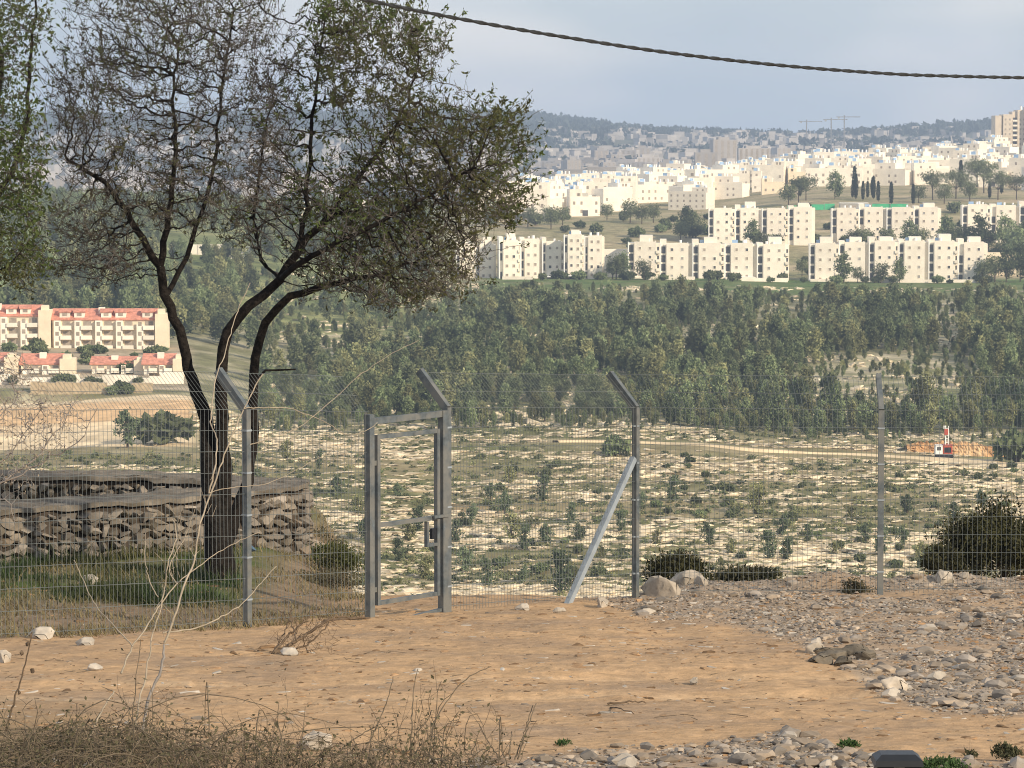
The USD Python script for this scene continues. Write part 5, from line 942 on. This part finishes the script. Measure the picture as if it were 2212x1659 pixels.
def brambles(label, px, Y, n, h, seed, arch, nleaf, spread):
    r = np.random.default_rng(seed); t = thing('bramble', label, 'bramble'); S, L = [], []
    base = on_ground(r.normal(px[0], px[1], n), r.uniform(*Y, n)) - [0, 0, .03]
    for p in base:
        d = np.array([r.normal(0, 1), r.normal(0, .5), 0]) * spread; hh = h * r.gamma(5, .2)
        if r.random() < arch: P = [p, p + d * .35 + [0, 0, hh * .8], p + d * .9 + [0, 0, hh], p + d * 1.7 + [0, 0, hh * .7], p + d * 2.1 + [0, 0, hh * .25]]
        else: P = [p, p + d * .2 + [0, 0, hh * .5] + r.normal(0, .015, 3), p + d * .5 + [0, 0, hh] + r.normal(0, .02, 3), p + d * .75 + [0, 0, hh * 1.3]]
        P = smooth_line(P, 9, .003, r); w = r.uniform(.0016, .0042); S.append(tube(P, np.linspace(w, w * .4, 9), 4, False)); L.append(P[2:])
        for q in P[3::2]: e = q + r.normal(0, .05, 3) + [0, 0, .025]; S.append(tube(np.array([q, (q + e) / 2 + r.normal(0, .006, 3), e]), [.0014, .0011, .0007], 3, False))
    L = np.vstack(L); part(t, 'stems', cat(S), M['bramble'], kind='stuff'); part(t, 'leaves', leaves(L[r.integers(0, len(L), nleaf)] + r.normal(0, .03, (nleaf, 3)), .022, r, .6), M['bramble_leaf'], kind='stuff')
brambles('tangled brown bramble thicket in the bottom left corner', (190, 210), (16.9, 18.7), 420, .165, 81, .7, 4200, .2)
brambles('sparse dry bramble stems in the middle of the bottom edge', (950, 75), (17.6, 18.6), 38, .22, 82, .3, 260, .14)
brambles('dense low dry tangle left of the middle bramble stems', (640, 140), (16.9, 17.8), 110, .10, 83, .4, 700, .10)
brambles('low dry tangle at the foot of the middle bramble stems', (900, 110), (16.9, 17.7), 80, .10, 84, .4, 500, .10)
bs = thing('dry_shrub', 'three thin dark bramble canes rising over the dirt, bottom middle', 'shrub')
for l in ([(884, 1672), (890, 1560), (893, 1500), (902, 1445)], [(905, 1672), (930, 1585), (955, 1530), (1010, 1465), (1060, 1440)], [(1100, 1640), (1105, 1580)], [(1112, 1640), (1130, 1590), (1150, 1525)], [(1118, 1640), (1140, 1570), (1158, 1518)], [(1080, 1640), (1060, 1610), (1035, 1565)], [(700, 1668), (760, 1600), (850, 1555)], [(760, 1660), (800, 1600), (850, 1460)]): stem(l, 18.0, 18.2, .0042, .0022, 'bramble', 24, bs)
# dead branches lying by the fence
db = thing('dead_branch', 'heap of dead branches lying on the dirt left of the gate', 'branch')
for l, r0 in (([(588, 1414), (640, 1385), (690, 1352), (722, 1332), (756, 1335)], .016), ([(590, 1412), (625, 1370), (660, 1340), (690, 1310)], .011), ([(592, 1410), (606, 1380), (620, 1350), (630, 1310)], .008), ([(600, 1412), (655, 1395), (700, 1360), (715, 1330)], .010), ([(640, 1385), (628, 1345), (600, 1318)], .006), ([(655, 1375), (668, 1410), (690, 1395)], .005)):
    g0 = hit(595, 1413)[1]; P = smooth_line(Z(l, g0, g0 + .5), 20, .006); part(db, 'limb', tube(P, np.linspace(r0, r0 * .35, 20), 6), M['dark_stem'])
r = np.random.default_rng(99); q = [PT(r.uniform(596, 720), r.uniform(1320, 1408), g0 + r.uniform(0, .5)) for _ in range(170)]; part(db, 'twigs', segs(q, [p + r.normal(0, .06, 3) for p in q], .0022, .001, 3), M['dark_stem'], kind='stuff')
def stick(a, b, mt, w, lab):
    p, q = hit(*a), hit(*b); P = smooth_line([p + [0, 0, .012], (p + q) / 2 + [0, 0, .022], q + [0, 0, .012]], 12, .004); solo('fallen_stick', tube(P, np.linspace(w, w * .5, 12), 6), M[mt], lab, 'stick')
stick((1312, 1525), (1396, 1522), 'dark_stem', .007, 'long straight stick lying on the dirt below the middle of the fence')
stick((1318, 1533), (1368, 1545), 'dark_stem', .005, 'short stick just below the long straight one')
stick((700, 1345), (800, 1338), 'dark_stem', .02, 'dark stick against the foot of the left gate post')

# ---------------------------------------------------------------- rubble
RK = [Kin(lambda path, i=i: part(path, 'stone', rock(40 + i, 2, .7), M[['rock', 'rock_grey', 'rock', 'rock_white', 'rock_grey'][i]])) for i in range(5)]
BK = [Kin(lambda path, i=i: part(path, 'stone', boulder(145 + i * 3), M[['boulder', 'boulder', 'boulder', 'rock_white', 'boulder'][i]], smooth=35)) for i in range(5)]
big = [(1432, 1290, .22, 0, 'large pale wedge shaped boulder beside the braced fence post'), (1482, 1262, .17, 2, 'rounded pale boulder on the rubble crest behind the wedge shaped one'), (1515, 1265, .11, 0, 'smaller boulder touching the rounded pale one'), (2038, 1258, .15, 1, 'grey double boulder on the rubble crest before the big dark bush'), (2085, 1252, .09, 0, 'pale stone on the crest right of the grey double boulder'), (684, 1618, .10, 1, 'grey green half buried stone at the bottom left of the middle brambles'),
       (92, 1378, .10, 3, 'whitish stone at the foot of the left fence bay'), (203, 1448, .055, 3, 'small bright white stone on the dirt below the dead shrub'), (186, 1394, .07, 3, 'flat pale stone with a dark side under the left fence bay'), (625, 1417, .07, 3, 'flat pale stone lying against the dead branches'), (1300, 1312, .10, 0, 'tan stone between the brace foot and the braced post'), (1500, 1478 + 0, .05, 0, 'lone small stone in the middle of the dirt'), (8, 1430, .09, 0, 'yellowish stone cut by the left edge'), (1130, 1318, .07, 3, 'bright stone by the foot of the gate'), (1760, 1412, .10, 1, 'slab at the left end of the dark stone heap'), (1930, 1490, .10, 1, 'rounded lump at the lower edge of the rubble'), (903, 1452, .032, 3, 'pale stone behind the tip of the middle bramble cane')]
for a, b, s, k, lab in big:
    p = hit(a, b); BK[k].put('boulder', lab, 'stone', p + [0, 0, s * .25], r.uniform(0, 360), (s * 1.15, s, s * .95))
for i, (a, b) in enumerate(((1775, 1432), (1800, 1425), (1822, 1440), (1845, 1418), (1870, 1425), (1790, 1418))):
    p = hit(a, b); m = boulder(640 + i, .5); m.apply_scale(r.uniform(.09, .13)); m.apply_translation(p + [0, 0, .03]); solo('dark_slab', m, M['rock_dark'], 'dark broken slab in the heap at the left end of the rubble', 'stone', 'dark slabs heaped at the edge of the rubble')
n = 210000; Y = r.uniform(16.6, 41.0, n); px = r.uniform(560, 2420, n); P = on_ground(px, Y); qx, qy = PIX(P); w = rubble_mask(qx, qy); ok = (r.random(n) < np.clip(w * (.34 + fbm(P[:, 0], P[:, 1], .9, 77) * .9), 0, .6)) & (Y < np.where(qx < 1390, 37.5, 39.3)); P = P[ok]; s = np.minimum(r.gamma(1.0, .0085, len(P)), .06) + .0065
def rzone(p):
    a, b = (float(q) for q in PIX(p)); return (' in the low stone strip along the bottom edge' if b > 1575 else ' in the rubble ' + ('between the two right posts' if a < 1905 else 'right of the right post') + (', near the fence' if b < 1390 else ', towards the dirt'))
order = np.argsort(-s / P[:, 1]); P, s = P[order], s[order]; ink = (PIX(P)[0] > 0) & (PIX(P)[0] < 2212) & (PIX(P)[1] < 1659); c = 0; rest = []
for i in range(len(P)):
    k = int(r.integers(5)); k = 0 if k == 3 and r.random() < .6 else k
    if ink[i] and c < 280: c += 1; RK[k].put('rubble_stone', ['tan broken stone', 'grey broken stone', 'tan flat stone', 'white chip of stone', 'dark grey stone'][k] + rzone(P[i]), 'stone', P[i] + [0, 0, s[i] * .3], r.uniform(0, 360), (s[i] * 1.2, s[i], s[i] * .9), 'larger stones of the rubble heap')
    else: rest.append(i)
rest = np.array(rest); ss = s[rest]
scatter('rubble', [(f'rubble_kind_{i}', rock(60 + i, 1), M[['rock', 'rock_grey', 'rock', 'rock_grey', 'rock', 'clod'][i]]) for i in range(6)] + [('rubble_kind_6', rock(66, 1), M['rock_grey']), ('rubble_kind_7', rock(67, 1), M['rock_white'])], P[rest] + np.array([0, 0, .003]), r.uniform(0, 360, len(rest)), np.stack([ss * 1.15, ss, ss * .75], 1), 'broken stone rubble heaped along the right of the plot', 'rubble')
n = 11000; Y = 17 + 19.5 * r.random(n) ** .85; px = r.uniform(-150, 2360, n); P = on_ground(px, Y); d = fbm(P[:, 0], Y, .7, 58); ok = (r.random(n) < np.clip(.45 + d * 2.6, .04, 1)) & (Y < 37); P = P[ok]; s = r.gamma(1.3, .0075, len(P)) + .005
scatter('pebbles', [(f'pebble_kind_{i}', rock(80 + i, 1, .55), M[['clod', 'clod', 'rock', 'clod', 'clod', 'rock_white', 'clod'][i]]) for i in range(7)], P - np.array([0, 0, .001]), r.uniform(0, 360, len(P)), np.stack([s * 1.5, s, s * .7], 1), 'clods, chips and pebbles strewn over the dirt', 'pebbles')
n = 2600; Y = r.uniform(17, 36, n); px = r.uniform(0, 2212, n); P = on_ground(px, Y); d = fbm(P[:, 0], Y, .5, 59); P = P[r.random(n) < np.clip(.2 + d * 2.4, 0, 1)]; a = r.uniform(0, 6.28, len(P)); ln = r.gamma(2, .025, len(P))[:, None]
solo('twig_litter', segs(P + [0, 0, .008], P + np.stack([np.cos(a), np.sin(a) * .6, 0 * a + .1], 1) * ln + [0, 0, .008], .0028, .0015, 4), M['bramble'], 'bits of twig strewn over the dirt', 'twigs', kind='stuff')
# weeds and the black bin, bottom right
leafy('green weed among the stones at the bottom, left of the black bin', 'weed', 'weed', PT(1835, 1612, 18.6) , (.07, .06, .03), 420, 91, 'weed', .02, 6)
leafy('low green weeds right of the black bin', 'weed', 'weed', PT(2035, 1655, 17.4), (.12, .1, .03), 900, 92, 'weed', .02, 6)
leafy('dry grey green tuft at the lower right', 'dry_bush', 'bush', PT(2172, 1628, 18.0), (.075, .07, .05), 620, 93, 'leaf_brown', .022, 14)
leafy('small dry tuft left of the larger one at the lower right', 'dry_bush', 'bush', PT(2095, 1632, 18.2), (.035, .035, .025), 200, 94, 'leaf_brown', .018, 8)
leafy('small green weed on the dirt right of the middle bramble canes', 'weed', 'weed', PT(1218, 1607, 18.3), (.04, .04, .02), 160, 96, 'weed', .016, 5)
g = PT(1938, 1640, 16.2); zg = gz(g); bn = thing('plastic_bin', 'black plastic bin with a sloping lid at the bottom edge', 'bin', (g[0], g[1], 0)); s = 16.2 / F; zt = float(PT(0, 1628, 16.2)[2])
def frustum(w0, d0, w1, d1, z0, z1):
    V = np.array([(sx * w, sy * d, z) for w, d, z in ((w0, d0, z0), (w1, d1, z1)) for sx, sy in ((-1, -1), (1, -1), (1, 1), (-1, 1))], float); return trimesh.Trimesh(V, [(0, 2, 1), (0, 3, 2), (4, 5, 6), (4, 6, 7), (0, 1, 5), (0, 5, 4), (1, 2, 6), (1, 6, 5), (2, 3, 7), (2, 7, 6), (3, 0, 4), (3, 4, 7)], process=False)
part(bn, 'body', frustum(.09, .08, .102, .09, zg - .05, zt - .045), M['plastic']); part(bn, 'lid', cat([frustum(.114, .10, .108, .095, zt - .045, zt - .018), frustum(.108, .095, .078, .06, zt - .0179, zt + .006)]), M['plastic']); part(bn, 'grip', box(-.025, .025, -.104, -.09, zt - .07, zt - .05), M['grey'])
rg = hit(1215, 1326); P = smooth_line([rg + [-.09, 0, .02], rg + [0, .02, .035], rg + [.03, .05, .02]], 8); solo('pale_rag', tube(P, [.01, .022, .03, .028, .02, .024, .016, .008], 7), M['rock_white'], 'pale rag lying at the foot of the fence brace', 'rag')
bl = hit(600, 1196, 34); m = rock(7, 2, .8); m.apply_scale(.05); m.apply_translation([-2.37 + .045, 31.25, ztop(1185, 31.2)]); solo('blue_bag', m, M['blue'], 'blue scrap caught behind the left fence post', 'bag')

# ---------------------------------------------------------------- air
zlo = -140.0; hz = box(-5200, 5200, -320, 9850, zlo, 160)
solo('haze', hz, usdkit.material(stage, '/World/Looks/haze', {'v': ('principled_volume', {'color': (0.62, 0.77, 1.0), 'density': 0.00013, 'anisotropy': 0.1})}, volume='v.volume'), kind='stuff')
